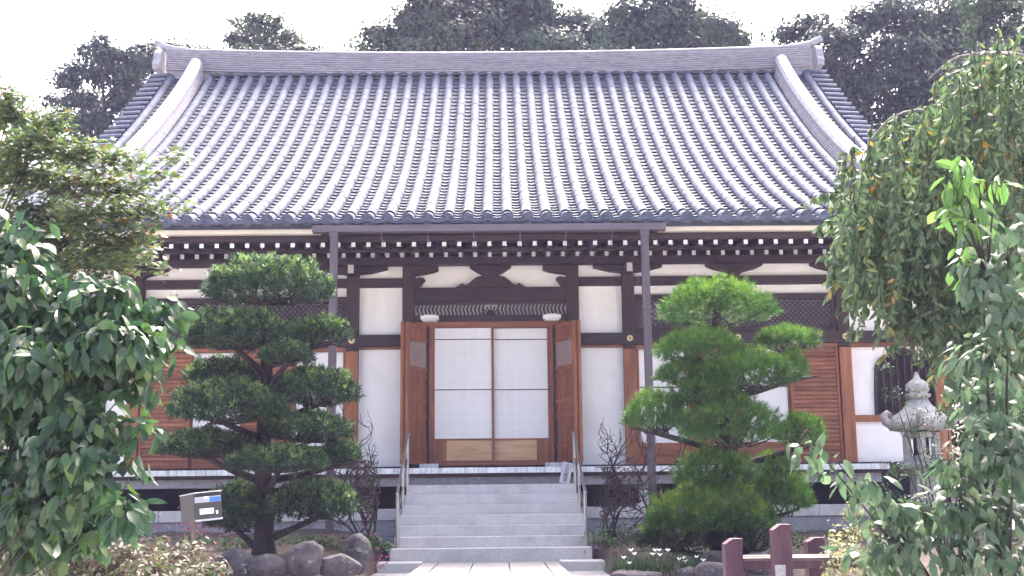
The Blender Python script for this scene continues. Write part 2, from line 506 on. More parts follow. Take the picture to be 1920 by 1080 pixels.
path = MB().box(-.88, .93, -12.2, -3.86, -.3, -.012).build('path', 'granite_dark'); path['kind'] = 'structure'
for x0, x1 in ((-.86, -.665), (-.655, -.205), (-.195, .255), (.265, .715), (.725, .91)):
    y = -3.87
    k = 0
    while y > -12.0:
        ln = (1.75 if k else 1.2) + _r.uniform(-.25, .25)
        MB().box(x0 + .003, x1 - .003, max(-12.15, y - ln + .008), y, -.06, .02 + _r.uniform(-.002, .002)).build('paving_slab', 'paving', path, bevel=.006)
        y -= ln; k += 1

# ------------------------------------------------------------------ temple hall
HC = .027                                     # centre line of the hall
hall = thing('temple_hall', 'white plastered wooden temple hall under a large curved grey tiled roof', 'temple', (0, 0, 0))
FLOOR = 1.335

# --- walls
wall = MB()
wall.box(-7.55 + HC, -1.14 + HC, .03, .12, .72, 5.2)
wall.box(1.14 + HC, 7.55 + HC, .03, .12, .72, 5.2)
wall.box(-1.14 + HC, 1.14 + HC, .03, .12, 3.72, 5.2)
wall.box(-7.55 + HC, -7.43 + HC, .12, 11.6, .3, 5.2)
wall.box(7.43 + HC, 7.55 + HC, .12, 11.6, .3, 5.2)
wall.box(-7.43 + HC, 7.43 + HC, 11.5, 11.6, .3, 5.2)
wall.build('wall', 'plaster', hall)
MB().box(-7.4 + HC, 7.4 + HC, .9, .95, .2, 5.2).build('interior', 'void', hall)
MB().box(-7.5 + HC, 7.5 + HC, .125, .88, 1.2, 1.3).build('floor_board', 'dark_wood', hall)

def sx(f):
    for s in (-1, 1):
        f(s)
POSTS = (1.38, 2.32, 5.93, 7.5)
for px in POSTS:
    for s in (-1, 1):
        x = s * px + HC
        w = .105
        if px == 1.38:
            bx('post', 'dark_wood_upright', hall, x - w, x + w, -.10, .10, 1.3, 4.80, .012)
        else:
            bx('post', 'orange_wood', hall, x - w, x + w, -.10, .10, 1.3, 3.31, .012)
            bx('post', 'dark_wood_upright', hall, x - w + .001, x + w - .001, -.10, .10, 3.311, 4.80, .012)  # unweathered upper length, its dark colour partly standing in for eave shade
for s in (-1, 1):                              # short posts of the side bays
    x = s * 4.13 + HC
    bx('strut', 'dark_wood_upright', hall, x - .09, x + .09, -.085, .05, 4.545, 4.62, .01)

def span(name, m, a, b, y0, y1, z0, z1, bevel=.006):
    for s in (-1, 1):
        xa, xb = sorted((s * a + HC, s * b + HC))
        bx(name, m, hall, xa, xb, y0, y1, z0, z1, bevel)
bx('ground_sill', 'dark_wood', hall, -7.62 + HC, 7.62 + HC, -.125, .02, 1.30, 1.395, .008)
span('nageshi_beam', 'dark_wood', 1.488, 7.64, -.15, .02, 3.38, 3.575)
for a, b in ((2.43, 5.82), (6.04, 7.39)):
    span('lintel', 'red_wood_flat', a, b, -.085, .02, 3.312, 3.378)
span('lintel', 'red_wood_flat', 1.49, 2.21, -.085, .02, 3.345, 3.378)
# head tie beam across every bay and the strips above the side bays
for a, b in ((1.487, 2.213), (2.427, 5.823), (6.037, 7.393)):
    span('tie_beam', 'dark_wood', a, b, -.082, .02, 4.395, 4.545)
span('rail', 'dark_wood', 2.427, 5.823, -.07, .02, 4.125, 4.235)
span('rail', 'dark_wood', 6.037, 7.393, -.07, .02, 4.14, 4.235)
span('rail', 'dark_wood', 2.427, 5.823, -.07, .02, 3.577, 3.675)
# eaves purlin
bx('purlin', 'dark_wood', hall, -9.0 + HC, 9.0 + HC, -.36, -.16, 4.725, 4.875, .008)
bx('purlin', 'dark_wood', hall, -7.7 + HC, 7.7 + HC, -.14, .025, 4.80, 4.93, .008)

# diamond lattice over the side bays
def lattice(s):
    xa, xb = sorted((s * 2.50 + HC, s * 5.76 + HC))
    z0, z1 = 3.69, 4.115
    bx('lattice_backing', 'lattice_back', hall, xa, xb, .0, .029, z0, z1)
    mb = MB()
    h = z1 - z0
    st = .088
    for sg, yf in ((1, -.038), (-1, -.026)):
        n = int((xb - xa + h) / st)
        for i in range(n + 1):
            c = xa + i * st if sg < 0 else xa - h + i * st
            # bar from (c, z0) to (c + sg*h, z1), clipped to the frame
            p = [c, z0, c + (h if sg > 0 else -h), z1]
            if sg < 0: p = [c, z0, c - h, z1]
            x0_, z0_, x1_, z1_ = p
            def clip(xl):
                t = (xl - x0_) / (x1_ - x0_)
                return z0_ + t * (z1_ - z0_)
            a_, b_ = (x0_, z0_), (x1_, z1_)
            lo, hi = xa, xb
            def cl(pt, other):
                x_, z_ = pt
                if x_ < lo: return (lo, clip(lo))
                if x_ > hi: return (hi, clip(hi))
                return pt
            if max(x0_, x1_) <= lo or min(x0_, x1_) >= hi: continue
            a_, b_ = cl(a_, b_), cl(b_, a_)
            w = .011
            mb.add([(a_[0] - w, yf, a_[1]), (a_[0] + w, yf, a_[1]), (b_[0] + w, yf, b_[1]), (b_[0] - w, yf, b_[1]),
                    (a_[0] - w, yf + .011, a_[1]), (a_[0] + w, yf + .011, a_[1]), (b_[0] + w, yf + .011, b_[1]), (b_[0] - w, yf + .011, b_[1])],
                   [(0, 1, 2, 3), (0, 3, 7, 4), (1, 5, 6, 2)])
    o = mb.build('diamond_lattice', 'dark_wood', hall)
    for q in (xa - .07, xb):
        bx('lattice_frame', 'dark_wood_upright', hall, q, q + .07, -.05, .02, z0 - .01, z1 + .008)
sx(lattice)

# sliding panels of the side bays: slatted shutter, paper screen, slatted shutter, paper screen
slat_me = MB().prism([(-.395, 0), (.395, 0), (.395, .045), (-.395, .045)], -.030, .0).mesh('slat', 'slat_wood')
def shutter(xa, xb, yo):
    o = bx('shutter', 'red_wood', hall, xa + .03, xb - .03, yo + .016, yo + .026, 1.40, 3.30)
    bx('stile', 'red_wood', o, xa, xa + .05, yo - .018, yo + .03, 1.397, 3.308, .004)
    bx('stile', 'red_wood', o, xb - .05, xb, yo - .018, yo + .03, 1.397, 3.308, .004)
    bx('bottom_rail', 'red_wood_flat', o, xa + .05, xb - .05, yo - .012, yo + .028, 1.398, 1.50, .004)
    w = (xb - xa - .1) / .79
    z = 1.525
    while z < 3.28:
        M = Matrix.Translation(((xa + xb) / 2, yo + .018, z)) @ Matrix.Rotation(math.radians(-14), 4, 'X') @ Matrix.Diagonal((w, 1, 1, 1))
        inst('slat', slat_me, o, M)
        z += .0705
def screen(xa, xb, yo):
    o = bx('paper_screen', 'paper', hall, xa + .02, xb - .02, yo + .006, yo + .012, 1.74, 3.29)
    bx('stile', 'orange_wood', o, xa, xa + .035, yo - .012, yo + .02, 1.397, 3.308, .003)
    bx('stile', 'orange_wood', o, xb - .035, xb, yo - .012, yo + .02, 1.397, 3.308, .003)
    bx('bottom_panel', 'red_wood_flat', o, xa + .036, xb - .036, yo + .002, yo + .016, 1.398, 1.70)
    bx('rail', 'orange_wood', o, xa + .036, xb - .036, yo - .010, yo + .019, 1.70, 1.745, .003)
    bx('rail', 'dark_wood', o, xa + .036, xb - .036, yo - .006, yo + .019, 2.655, 2.675)
for s in (-1, 1):
    ed = [5.815, 4.98, 4.13, 3.28, 2.435]
    for k in range(4):
        xa, xb = sorted((s * ed[k] + HC, s * ed[k + 1] + HC))
        (shutter if k % 2 == 0 else screen)(xa + .002, xb - .002, -.055 if k % 2 == 0 else -.02)

# outer bays: bell shaped windows
def bell(cx, w, z0, z1, g=0.0):
    h = z1 - z0
    half = [(.50, 0), (.485, .30), (.47, .55), (.45, .72), (.40, .80), (.31, .865), (.22, .90), (.12, .935), (.05, .97), (0, 1.0)]
    r = [(cx + (a * w + (g if b < .99 else 0)), z0 - (g if b == 0 else 0) + b * h + (g if b > .7 else 0)) for a, b in half]
    l = [(2 * cx - x, z) for x, z in r[-2::-1]]
    return r + l
def bellwin(s):
    cx = s * 6.93 + HC
    o = MB().prism(bell(cx, .98, 2.20, 3.26, .045)[::-1], -.012, .028).build('bell_window', 'dark_wood', hall)
    MB().prism(bell(cx, .96, 2.205, 3.25)[::-1], -.016, -.0125).build('pane', 'void', o)
    for i in range(7):
        x = cx - .36 + .12 * i
        zt = 3.02 + .16 * (1 - abs(i - 3) / 3) - (.05 if abs(i - 3) == 3 else 0)
        bx('window_bar', 'dark_wood_upright', o, x - .014, x + .014, -.036, -.018, 2.206, zt)
    xa, xb = sorted((s * 6.04 + HC, s * 7.39 + HC))
    bx('window_sill', 'orange_wood', hall, xa, xb, -.05, .025, 2.06, 2.17, .004)
sx(bellwin)

# bracket arms and the frog-leg strut over the entrance, outlines in metres
def zz(x, y):                                  # outline point given in the enlarged view of the eaves
    p = P(700 + x / 3.857, 360 + y / 3.857, -.12)
    return (p[0], p[2])
arm = [zz(*q) for q in ((690, 522), (700, 545), (725, 560), (760, 583), (800, 596), (815, 606))]
frog = [zz(*q) for q in ((815, 596), (785, 603), (745, 615), (715, 640), (690, 662), (665, 672), (640, 660), (618, 675), (590, 692))]
mir = lambda pts: [(2 * HC - x, z) for x, z in pts[::-1]]
bx('tie_beam', 'dark_wood', hall, -1.275 + HC, 1.275 + HC, -.095, .02, 4.135, 4.375, .012)
MB().prism((arm + mir(arm))[::-1] if False else [(x, z) for x, z in arm] + mir(arm), -.145, .02).build('bracket_arm', 'dark_wood', hall)
frog_full = frog + mir(frog)
MB().prism(frog_full, -.125, .018).build('frog_leg_strut', 'dark_wood', hall)
nose = [zz(*q) for q in ((298, 628), (335, 615), (365, 620), (376, 635), (360, 650), (345, 672), (318, 692), (298, 694))]
shoulder = [zz(*q) for q in ((468, 522), (468, 566), (430, 580), (380, 590), (330, 596), (298, 602), (298, 522))]
MB().prism(nose, -.11, .019).build('carved_nosing', 'dark_wood', hall)
MB().prism([(2 * HC - x, z) for x, z in nose][::-1], -.11, .019).build('carved_nosing', 'dark_wood', hall)
MB().prism(shoulder, -.135, .017).build('bracket_arm', 'dark_wood', hall)
MB().prism([(2 * HC - x, z) for x, z in shoulder][::-1], -.135, .017).build('bracket_arm', 'dark_wood', hall)
def boat(cx, wl, wr, z0=4.56, z1=4.80):
    h = z1 - z0
    L = [(cx - wl, z1), (cx - wl, z1 - .35 * h), (cx - wl * .75, z1 - .58 * h), (cx - wl * .45, z1 - .72 * h), (cx - .12, z1 - .85 * h), (cx - .095, z0)]
    R = [(cx + .095, z0), (cx + .12, z1 - .85 * h), (cx + wr * .45, z1 - .72 * h), (cx + wr * .75, z1 - .58 * h), (cx + wr, z1 - .35 * h), (cx + wr, z1)]
    MB().prism(L + R, -.14, .016).build('bracket_arm', 'dark_wood', hall)
for s in (-1, 1):
    boat(s * 4.13 + HC, .48, .48)
    boat(s * 2.32 + HC, .55, .55) if False else MB().prism(
        [(s * 2.32 + HC - .58, 4.798), (s * 2.32 + HC - .58, 4.70), (s * 2.32 + HC - .30, 4.63), (s * 2.32 + HC - .12, 4.615), (s * 2.32 + HC + .12, 4.615),
         (s * 2.32 + HC + .30, 4.63), (s * 2.32 + HC + .58, 4.70), (s * 2.32 + HC + .58, 4.798)], -.14, .016).build('bracket_arm', 'dark_wood', hall)
    boat(s * 5.93 + HC, .50, .50)
    x = s * 2.32 + HC
    nb = bx('beam_nose', 'dark_wood', hall, x - .055, x + .055, -.40, -.15, 4.565, 4.722, .005)
    bx('end_cap', 'grey_paint', nb, x - .048, x + .048, -.405, -.4005, 4.572, 4.716)

# gilt nail covers on the nageshi beam
def rosette(x):
    o = MB()
    pts = lambda r, k, ph: [(x + r * math.cos(math.pi * 2 * i / k + ph), 3.48 + r * math.sin(math.pi * 2 * i / k + ph)) for i in range(k)]
    o.prism(pts(.058, 6, math.pi / 6), -.163, -.151)
    oo = o.build('gilt_nail_cover', 'brass', hall, bevel=.004)
    k = MB()
    for i in range(6):
        a = math.pi / 3 * i + math.pi / 6
        k.lathe((0, 0, 0), [(.014, 0), (.012, .006), (.004, .009)], 8)
        n = 24
        for j in range(len(k.v) - n, len(k.v)):
            vx, vy, vz = k.v[j]
            k.v[j] = (x + vx + .036 * math.cos(a), -.163 - vz, 3.48 + vy + .036 * math.sin(a))
    k.build('petal', 'brass', oo)
    MB().prism(pts(.016, 12, 0), -.172, -.1632).build('boss', 'ink', oo)
for px in (2.32, 4.13, 5.93, 7.5):
    for s in (-1, 1):
        rosette(s * px + HC)

# --- entrance: transom of wavy bars, lintel, paper screens, folding panelled doors
bx('transom_backing', 'grey_paint', hall, -1.27 + HC, 1.27 + HC, .0, .028, 3.89, 4.13)
bx('transom_rail', 'dark_wood', hall, -1.273 + HC, 1.273 + HC, -.06, .02, 4.09, 4.134)
bx('lintel', 'dark_wood', hall, -1.274 + HC, 1.274 + HC, -.08, .02, 3.80, 3.905, .006)
bx('lintel', 'red_wood_flat', hall, -1.272 + HC, 1.272 + HC, -.06, .1, 3.695, 3.799, .005)
wv = MB()
n = 8
lp = [( .012 * math.sin(2 * math.pi * i / n * 1.15 + .6), 3.906 + .183 * i / n) for i in range(n + 1)]
for i in range(n):
    (a, z0), (b, z1) = lp[i], lp[i + 1]
    w = .0165
    wv.add([(a - w, -.03, z0), (a + w, -.03, z0), (b + w, -.03, z1), (b - w, -.03, z1), (a - w, -.004, z0), (a + w, -.004, z0), (b + w, -.004, z1), (b - w, -.004, z1)],
           [(0, 1, 2, 3), (0, 3, 7, 4), (1, 5, 6, 2)])
wv_me = wv.mesh('wavy_bar', 'dark_wood_upright')
for i in range(-19, 20):
    if abs(i) > 1:
        inst('wavy_bar', wv_me, hall, Matrix.Translation((HC + i * .0645, 0, 0)))
sun = MB()
sun.prism([(HC + .085 * math.cos(math.radians(a)), 3.906 + .095 * math.sin(math.radians(a))) for a in range(180, -1, -15)][::-1], -.036, -.003)
sb = sun.build('sunburst', 'dark_wood', hall)
for a in range(15, 180, 25):
    t = math.radians(a)
    d = Vector((math.cos(t), 0, math.sin(t))); q = Vector((-d.z, 0, d.x)) * .009
    c0 = Vector((HC, 0, 3.906)) + d * .09; c1 = Vector((HC, 0, 3.906)) + d * min(.16, .17 / max(.2, abs(d.z)) if d.z > .9 else .16)
    MB().add([(p.x, y, p.z) for y in (-.03, -.004) for p in (c0 - q, c0 + q, c1 + q * 1.6, c1 - q * 1.6)], [(0, 3, 2, 1), (4, 5, 6, 7), (0, 1, 5, 4), (1, 2, 6, 5), (2, 3, 7, 6), (3, 0, 4, 7)]).build('ray', 'dark_wood', sb)
for s in (-1, 1):
    a, b = sorted((s * 1.275 + HC, s * 1.035 + HC))
    bx('door_jamb', 'dark_wood_upright', hall, a, b, -.03, .1, 1.396, 3.694, .005)
    a, b = sorted((s * 1.034 + HC, s * .985 + HC))
    bx('door_jamb', 'red_wood', hall, a, b, -.05, .1, 1.44, 3.693, .005)
bx('threshold', 'red_wood_flat', hall, -1.2 + HC, 1.2 + HC, -.16, .09, 1.396, 1.438, .005)
def entrance_screen(xa, xb, yo):
    o = bx('paper_screen', 'paper', hall, xa + .02, xb - .02, yo + .010, yo + .014, 1.83, 3.69)
    bx('stile', 'red_wood', o, xa, xa + .042, yo - .016, yo + .02, 1.439, 3.692, .003)
    bx('stile', 'red_wood', o, xb - .042, xb, yo - .016, yo + .02, 1.439, 3.692, .003)
    bx('rail', 'red_wood_flat', o, xa + .043, xb - .043, yo - .012, yo + .02, 1.815, 1.845, .003)
    bx('rail', 'red_wood_flat', o, xa + .043, xb - .043, yo - .012, yo + .02, 1.44, 1.485, .003)
    w = xb - xa
    inner = 1 if xa < -.5 else -1
    bx('bottom_panel', 'tan_panel', o, *( (xa + .24, xb - .043) if inner > 0 else (xa + .043, xb - .24)), yo + .002, yo + .012, 1.486, 1.814)
    bx('bottom_panel', 'orange_wood', o, *( (xa + .043, xa + .239) if inner > 0 else (xb - .239, xb - .043)), yo - .001, yo + .012, 1.486, 1.814)
    for z in (2.655, 3.50):
        bx('bar', 'ink', o, xa + .043, xb - .043, yo - .004, yo + .0095, z - .007, z + .007)
    g0, g1 = xa + .043, xb - .043
    for i in range(1, 5):
        x = g0 + (g1 - g0) * i / 5
        bx('grid_bar', 'paper_strip', o, x - .005, x + .005, yo + .0075, yo + .0098, 1.846, 3.69)
    for i in range(1, 11):
        z = 1.846 + (3.69 - 1.846) * i / 11
        bx('grid_bar', 'paper_strip', o, g0, g1, yo + .0080, yo + .0096, z - .005, z + .005)
entrance_screen(-.984 + HC, .045 + HC, -.035)
entrance_screen(.005 + HC, .984 + HC, .035)

def door_leaf(s, off):
    """panelled leaf, local x = from hinge outwards, local z up, face towards local -y"""
    W, H = .615, 2.30
    hinge = Vector((s * 1.055 + HC + s * off, -.06, 1.425))
    front = Vector((s * 1.385 + HC + s * off, -.60, 1.425))
    d = (front - hinge).normalized()
    n = Vector((-s * d.y, s * d.x, 0)) * -1                      # towards the middle of the doorway
    if n.x * s > 0: n = -n
    def piece(name, m, x0, x1, z0, z1, y0, y1, par):
        mb = MB()
        vs = []
        for zz_ in (z0, z1):
            for yy in (y0, y1):
                for xx in (x0, x1):
                    p = hinge + d * xx + n * yy
                    vs.append((p.x, p.y, 1.425 + zz_))
        mb.add(vs, [(0, 1, 3, 2), (4, 6, 7, 5), (0, 4, 5, 1), (2, 3, 7, 6), (0, 2, 6, 4), (1, 5, 7, 3)])
        return mb.build(name, m, par, bevel=.003)
    o = piece('door', 'red_wood', .03, W - .03, .02, 1.53, -.008, .008, hall)
    piece('board', 'red_wood', .03, W - .03, 2.0, H - .02, -.007, .007, o)
    for x0, x1 in ((0, .06), (W - .06, W)):
        piece('stile', 'orange_wood' if x0 > .1 else 'dark_wood_upright', x0, x1, 0, H, -.026, .026, o)
    for z0, z1 in ((0, .07), (.23, .29), (.74, .80), (.98, 1.04), (1.40, 1.45), (1.53, 1.59), (2.0, 2.06), (H - .08, H)):
        piece('rail', 'red_wood_flat', .0605, W - .0605, z0, z1, -.024, .024, o)
    for z0, z1 in ((.291, .739), (.801, .979), (1.041, 1.399), (1.451, 1.529)):
        piece('muntin', 'orange_wood', W / 2 - .02, W / 2 + .02, z0, z1, -.022, .022, o)
    for i in range(1, 16):
        x = .06 + (W - .12) * i / 16
        piece('lattice_bar', 'red_wood', x - .0045, x + .0045, 1.591, 1.999, -.010, .010, o)
    piece('lattice_backing', 'door_backing', .061, W - .061, 1.591, 1.999, -.004, .004, o)
for s in (-1, 1):
    door_leaf(s, 0)
    door_leaf(s, .075)
    cx = s * 1.02 + HC
    cap = MB()
    for x0, x1, z0, z1 in ((-.15, .15, 3.815, 3.875), (-.12, .12, 3.785, 3.8149), (-.09, .09, 3.8751, 3.895)):
        cap.box(cx + x0, cx + x1, -.27 + (.02 if abs(x0) < .14 else 0), -.081, z0, z1)
    cap.build('pivot_block', 'white_paint', hall, bevel=.01)
    bx('pivot_block', 'white_worn', hall, cx - .15, cx + .15, -.32, -.165, 1.337, 1.43, .01)

# --- veranda
ver = MB().box(-5.98, 6.10, -1.14, -.95, 1.06, 1.19).build('veranda', 'granite_dark', hall)
MB().box(-5.98, 6.10, -1.2, -.16, 1.192, 1.245).build('veranda_joist', 'dark_wood', ver)
rb = random.Random(2)
x = -6.02
while x < 6.12:
    w = rb.uniform(.13, .17)
    o = MB().box(x, x + w - .004, -1.26 + rb.uniform(-.006, .004), -.127, 1.247, 1.334 + rb.uniform(-.003, .0), 0, 1).build('veranda_board', ['dark_wood_upright', 'white_worn'], ver)
    x += w
for x in (-5.9, -4.13, -2.35, 2.40, 4.15, 5.95):
    bx('support_post', 'grey_paint' if abs(x) > 2.2 and abs(x) < 3 else 'dark_wood_upright', hall, x - .065, x + .065, -1.10, -.97, .76, 1.059, .005)
    bx('footing', 'granite', hall, x - .12, x + .12, -1.16, -.91, .715, .759, .01)
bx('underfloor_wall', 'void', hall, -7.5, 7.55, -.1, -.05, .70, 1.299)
# --- stone foundation, two courses of blocks
fnd = MB().box(-7.85, 7.9, -1.28, .0, -.1, .70).build('foundation', 'granite_dark', hall)
for s in (-1, 1):
    for z0, z1, off in ((.545, .718, 0), (.30, .54, .6), (.02, .295, .2)):
        a = 1.30
        first = True
        while a < 7.85:
            ln = 1.25 - (off if first else 0)
            b = min(7.87, a + ln)
            xa, xb = sorted((s * a, s * b))
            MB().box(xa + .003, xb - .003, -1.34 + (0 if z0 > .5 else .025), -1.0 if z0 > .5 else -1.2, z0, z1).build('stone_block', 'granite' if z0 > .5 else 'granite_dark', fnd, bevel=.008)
            a = b; first = False

# --- eaves: two tiers of rafters with painted ends
raf1 = MB().add([(-.034, -2.10, 4.645), (.034, -2.10, 4.645), (.034, -1.2, 4.79), (-.034, -1.2, 4.79),
                 (-.034, -2.10, 4.722), (.034, -2.10, 4.722), (.034, -1.2, 4.867), (-.034, -1.2, 4.867)],
                [(0, 3, 2, 1), (4, 5, 6, 7), (1, 2, 6, 5), (3, 0, 4, 7), (0, 1, 5, 4), (2, 3, 7, 6)]).mesh('rafter', 'dark_wood_upright')
cap1 = MB().box(-.031, .031, -2.106, -2.1005, 4.650, 4.717).mesh('end_cap', 'white_paint')
raf2 = MB().add([(-.034, -1.45, 4.61), (.034, -1.45, 4.61), (.034, .0, 4.92), (-.034, .0, 4.92),
                 (-.034, -1.45, 4.695), (.034, -1.45, 4.695), (.034, .0, 5.0), (-.034, .0, 5.0)],
                [(0, 3, 2, 1), (4, 5, 6, 7), (1, 2, 6, 5), (3, 0, 4, 7), (0, 1, 5, 4), (2, 3, 7, 6)]).mesh('rafter', 'dark_wood_upright')
cap2 = MB().box(-.029, .029, -1.456, -1.4505, 4.617, 4.689).mesh('end_cap', 'grey_paint')
for i in range(-41, 42):
    M = Matrix.Translation((HC + .2305 * i, 0, 0))
    o = inst('rafter', raf1, hall, M)
    c = bpy.data.objects.new('end_cap', cap1); COL.objects.link(c); c.parent = o
    if abs(i) <= 38:
        o = inst('rafter', raf2, hall, M)
        c = bpy.data.objects.new('end_cap', cap2); COL.objects.link(c); c.parent = o
bx('eave_beam', 'dark_wood', hall, -9.75 + HC, 9.75 + HC, -2.19, -2.06, 4.724, 4.808, .006)
bx('eave_beam', 'dark_wood', hall, -9.3 + HC, 9.3 + HC, -1.53, -1.43, 4.697, 4.752, .004)
sof = MB()
sof.add([(-9.7, -2.06, 4.727), (9.75, -2.06, 4.727), (9.75, -1.2, 4.872), (-9.7, -1.2, 4.872)], [(0, 1, 2, 3)])
sof.add([(-9.7, -1.45, 4.70), (9.75, -1.45, 4.70), (9.75, .03, 5.012), (-9.7, .03, 5.012)], [(0, 1, 2, 3)])
sof.build('soffit', 'dark_wood', hall)
for s in (-1, 1):
    a, b = sorted((s * 2.55 + HC, s * 9.85 + HC))
    bx('fascia', 'cream_paint', hall, a, b, -2.34, -2.20, 4.812, 4.878, .004)
bx('fascia', 'dark_wood', hall, -2.55 + HC, 2.55 + HC, -2.33, -2.20, 4.812, 4.878)

# ------------------------------------------------------------------ roof
Y0, YR = -2.42, 6.1
def zp(y):
    s = y - Y0
    return 4.945 + .411 * s + .0271 * s * s
# arc length table of the curved slope
_ys = np.linspace(Y0, YR, 600); _zs = np.array([zp(y) for y in _ys])
_sl = np.concatenate([[0], np.cumsum(np.hypot(np.diff(_ys), np.diff(_zs)))])
SL = _sl[-1]
def at_s(s):
    y = float(np.interp(s, _sl, _ys)); z = float(np.interp(s, _sl, _zs))
    return y, z
def s_of(y):
    return float(np.interp(y, _ys, _sl))
def tan_s(s):
    y0, z0 = at_s(max(0, s - .05)); y1, z1 = at_s(min(SL, s + .05))
    return math.atan2(z1 - z0, y1 - y0)
def ymax_row(x):                                # rows outside the gable end on the hip line
    return YR if abs(x) < 7.45 else 7.48 - abs(x)

YB = 2 * YR - Y0
roof = MB()
ny = 40
ysamp = np.linspace(Y0 + .02, YR, ny)
for yy0, yy1 in zip(ysamp[:-1], ysamp[1:]):
    for sgn in (0, 1):
        a, b = (yy0, yy1) if not sgn else (2 * YR - yy0, 2 * YR - yy1)
        hw0 = max(7.30, min(9.88, 7.48 - yy0)) if yy0 < .1 else 7.30
        hw1 = max(7.30, min(9.88, 7.48 - yy1)) if yy1 < .1 else 7.30
        z0, z1 = zp(yy0), zp(yy1)
        roof.add([(-hw0, a, z0), (hw0, a, z0), (hw1, b, z1), (-hw1, b, z1), (-hw0, a, z0 - .09), (hw0, a, z0 - .09), (hw1, b, z1 - .09), (-hw1, b, z1 - .09)],
                 [(0, 1, 2, 3), (4, 7, 6, 5), (0, 3, 7, 4), (1, 5, 6, 2), (0, 4, 5, 1)])
for s in (-1, 1):                               # side slopes and gable walls
    for k in range(8):
        xo0, xo1 = 9.9 - k * .3, 9.9 - (k + 1) * .3
        t0, t1 = k * .3, (k + 1) * .3
        z0, z1 = zp(Y0 + t0), zp(Y0 + t1)
        roof.add([(s * xo0, Y0 + t0, z0), (s * xo1, Y0 + t1, z1), (s * xo1, YB - t1, z1), (s * xo0, YB - t0, z0)], [(0, 1, 2, 3)])
    gy = np.linspace(-.1, YR, 12)
    poly = [(s * 7.05, y, zp(y) - .1) for y in gy] + [(s * 7.05, 2 * YR - y, zp(y) - .1) for y in gy[::-1][1:]]
    roof.add(poly, [tuple(range(len(poly)))])
roof = roof.build('roof', 'tile_pan_shaded', hall)

def halfcyl(L, r0, r1, k=8, lip=True):
    """cover tile along +y, lower (front) end at y=0"""
    mb = MB()
    vs = []
    for y, r in ((0, r0), (L, r1)):
        for j in range(k + 1):
            t = math.pi * j / k
            vs.append((r * math.cos(t), y, r * math.sin(t) * .98))
    n = k + 1
    for j in range(k + 1):                      # inner rim of the lower end
        t = math.pi * j / k
        vs.append(((r0 - .018) * math.cos(t), .004, (r0 - .018) * math.sin(t)))
    fs = [(j, j + 1, n + j + 1, n + j) for j in range(k)] + [(2 * n + j, 2 * n + j + 1, j + 1, j) for j in range(k)]
    mb.add(vs, fs)
    return mb
TL = .335
cover_me = halfcyl(TL + .02, .090, .0865).mesh('cover_tile', 'tile', smooth=False)
# end tile with its round face: rim, field and a small raised emblem
et = halfcyl(TL + .02, .092, .084)
disc = []
K = 20
for y, r in ((.0, .092), (-.022, .095), (-.022, .078), (-.012, .076)):
    disc += [(r * math.cos(2 * math.pi * j / K), y, r * math.sin(2 * math.pi * j / K)) for j in range(K)]
et.add(disc, [(a * K + j, a * K + (j + 1) % K, (a + 1) * K + (j + 1) % K, (a + 1) * K + j) for a in range(3) for j in range(K)] + [tuple(range(3 * K, 4 * K))])
for cx, cz in ((0, .016), (-.022, -.022), (.022, -.022)):
    et.add([(cx - .021, -.0125, cz - .018), (cx + .021, -.0125, cz - .018), (cx, -.0125, cz + .02), (cx, -.022, cz - .006)], [(0, 1, 3), (1, 2, 3), (2, 0, 3)])
end_me = et.mesh('eave_end_tile', 'tile')

rt = random.Random(8)
joined = MB()
cover_local = halfcyl(TL + .02, .090, .0865)
rows = list(range(-33, 34))
n_single = 0
for k in rows:
    x = .30 * k + .0
    if abs(k) == 22:                            # taken by the descending ridge above the hip
        pass
    smax = s_of(ymax_row(x)) - (.05 if abs(x) < 7.4 else 0)
    s = 0.0
    c = 0
    while s < smax - .05:
        y, z = at_s(s)
        a = tan_s(s + TL / 2)
        ln = min(TL, smax - s)
        M = Matrix.Translation((x + rt.uniform(-.004, .004), y - (.045 if c == 0 else 0), z + .055 - (.018 if c == 0 else 0) + rt.uniform(-.002, .002))) @ Matrix.Rotation(a + rt.uniform(-.003, .003), 4, 'X')
        if ln < TL:
            M = M @ Matrix.Diagonal((1, ln / TL, 1, 1))
        if c == 0:
            M = Matrix.Translation((x, y - .03, z + .052)) @ Matrix.Rotation(a * .75, 4, 'X')
            inst('eave_end_tile', end_me, roof, M)
        elif c <= 6 and abs(k) <= 21:
            inst('cover_tile', cover_me, roof, M)
        else:
            joined.add([M @ Vector(v) for v in cover_local.v], cover_local.f)
        s += TL; c += 1
jo = joined.build('cover_tiles', 'tile_joined', roof)
jo['kind'] = 'stuff'

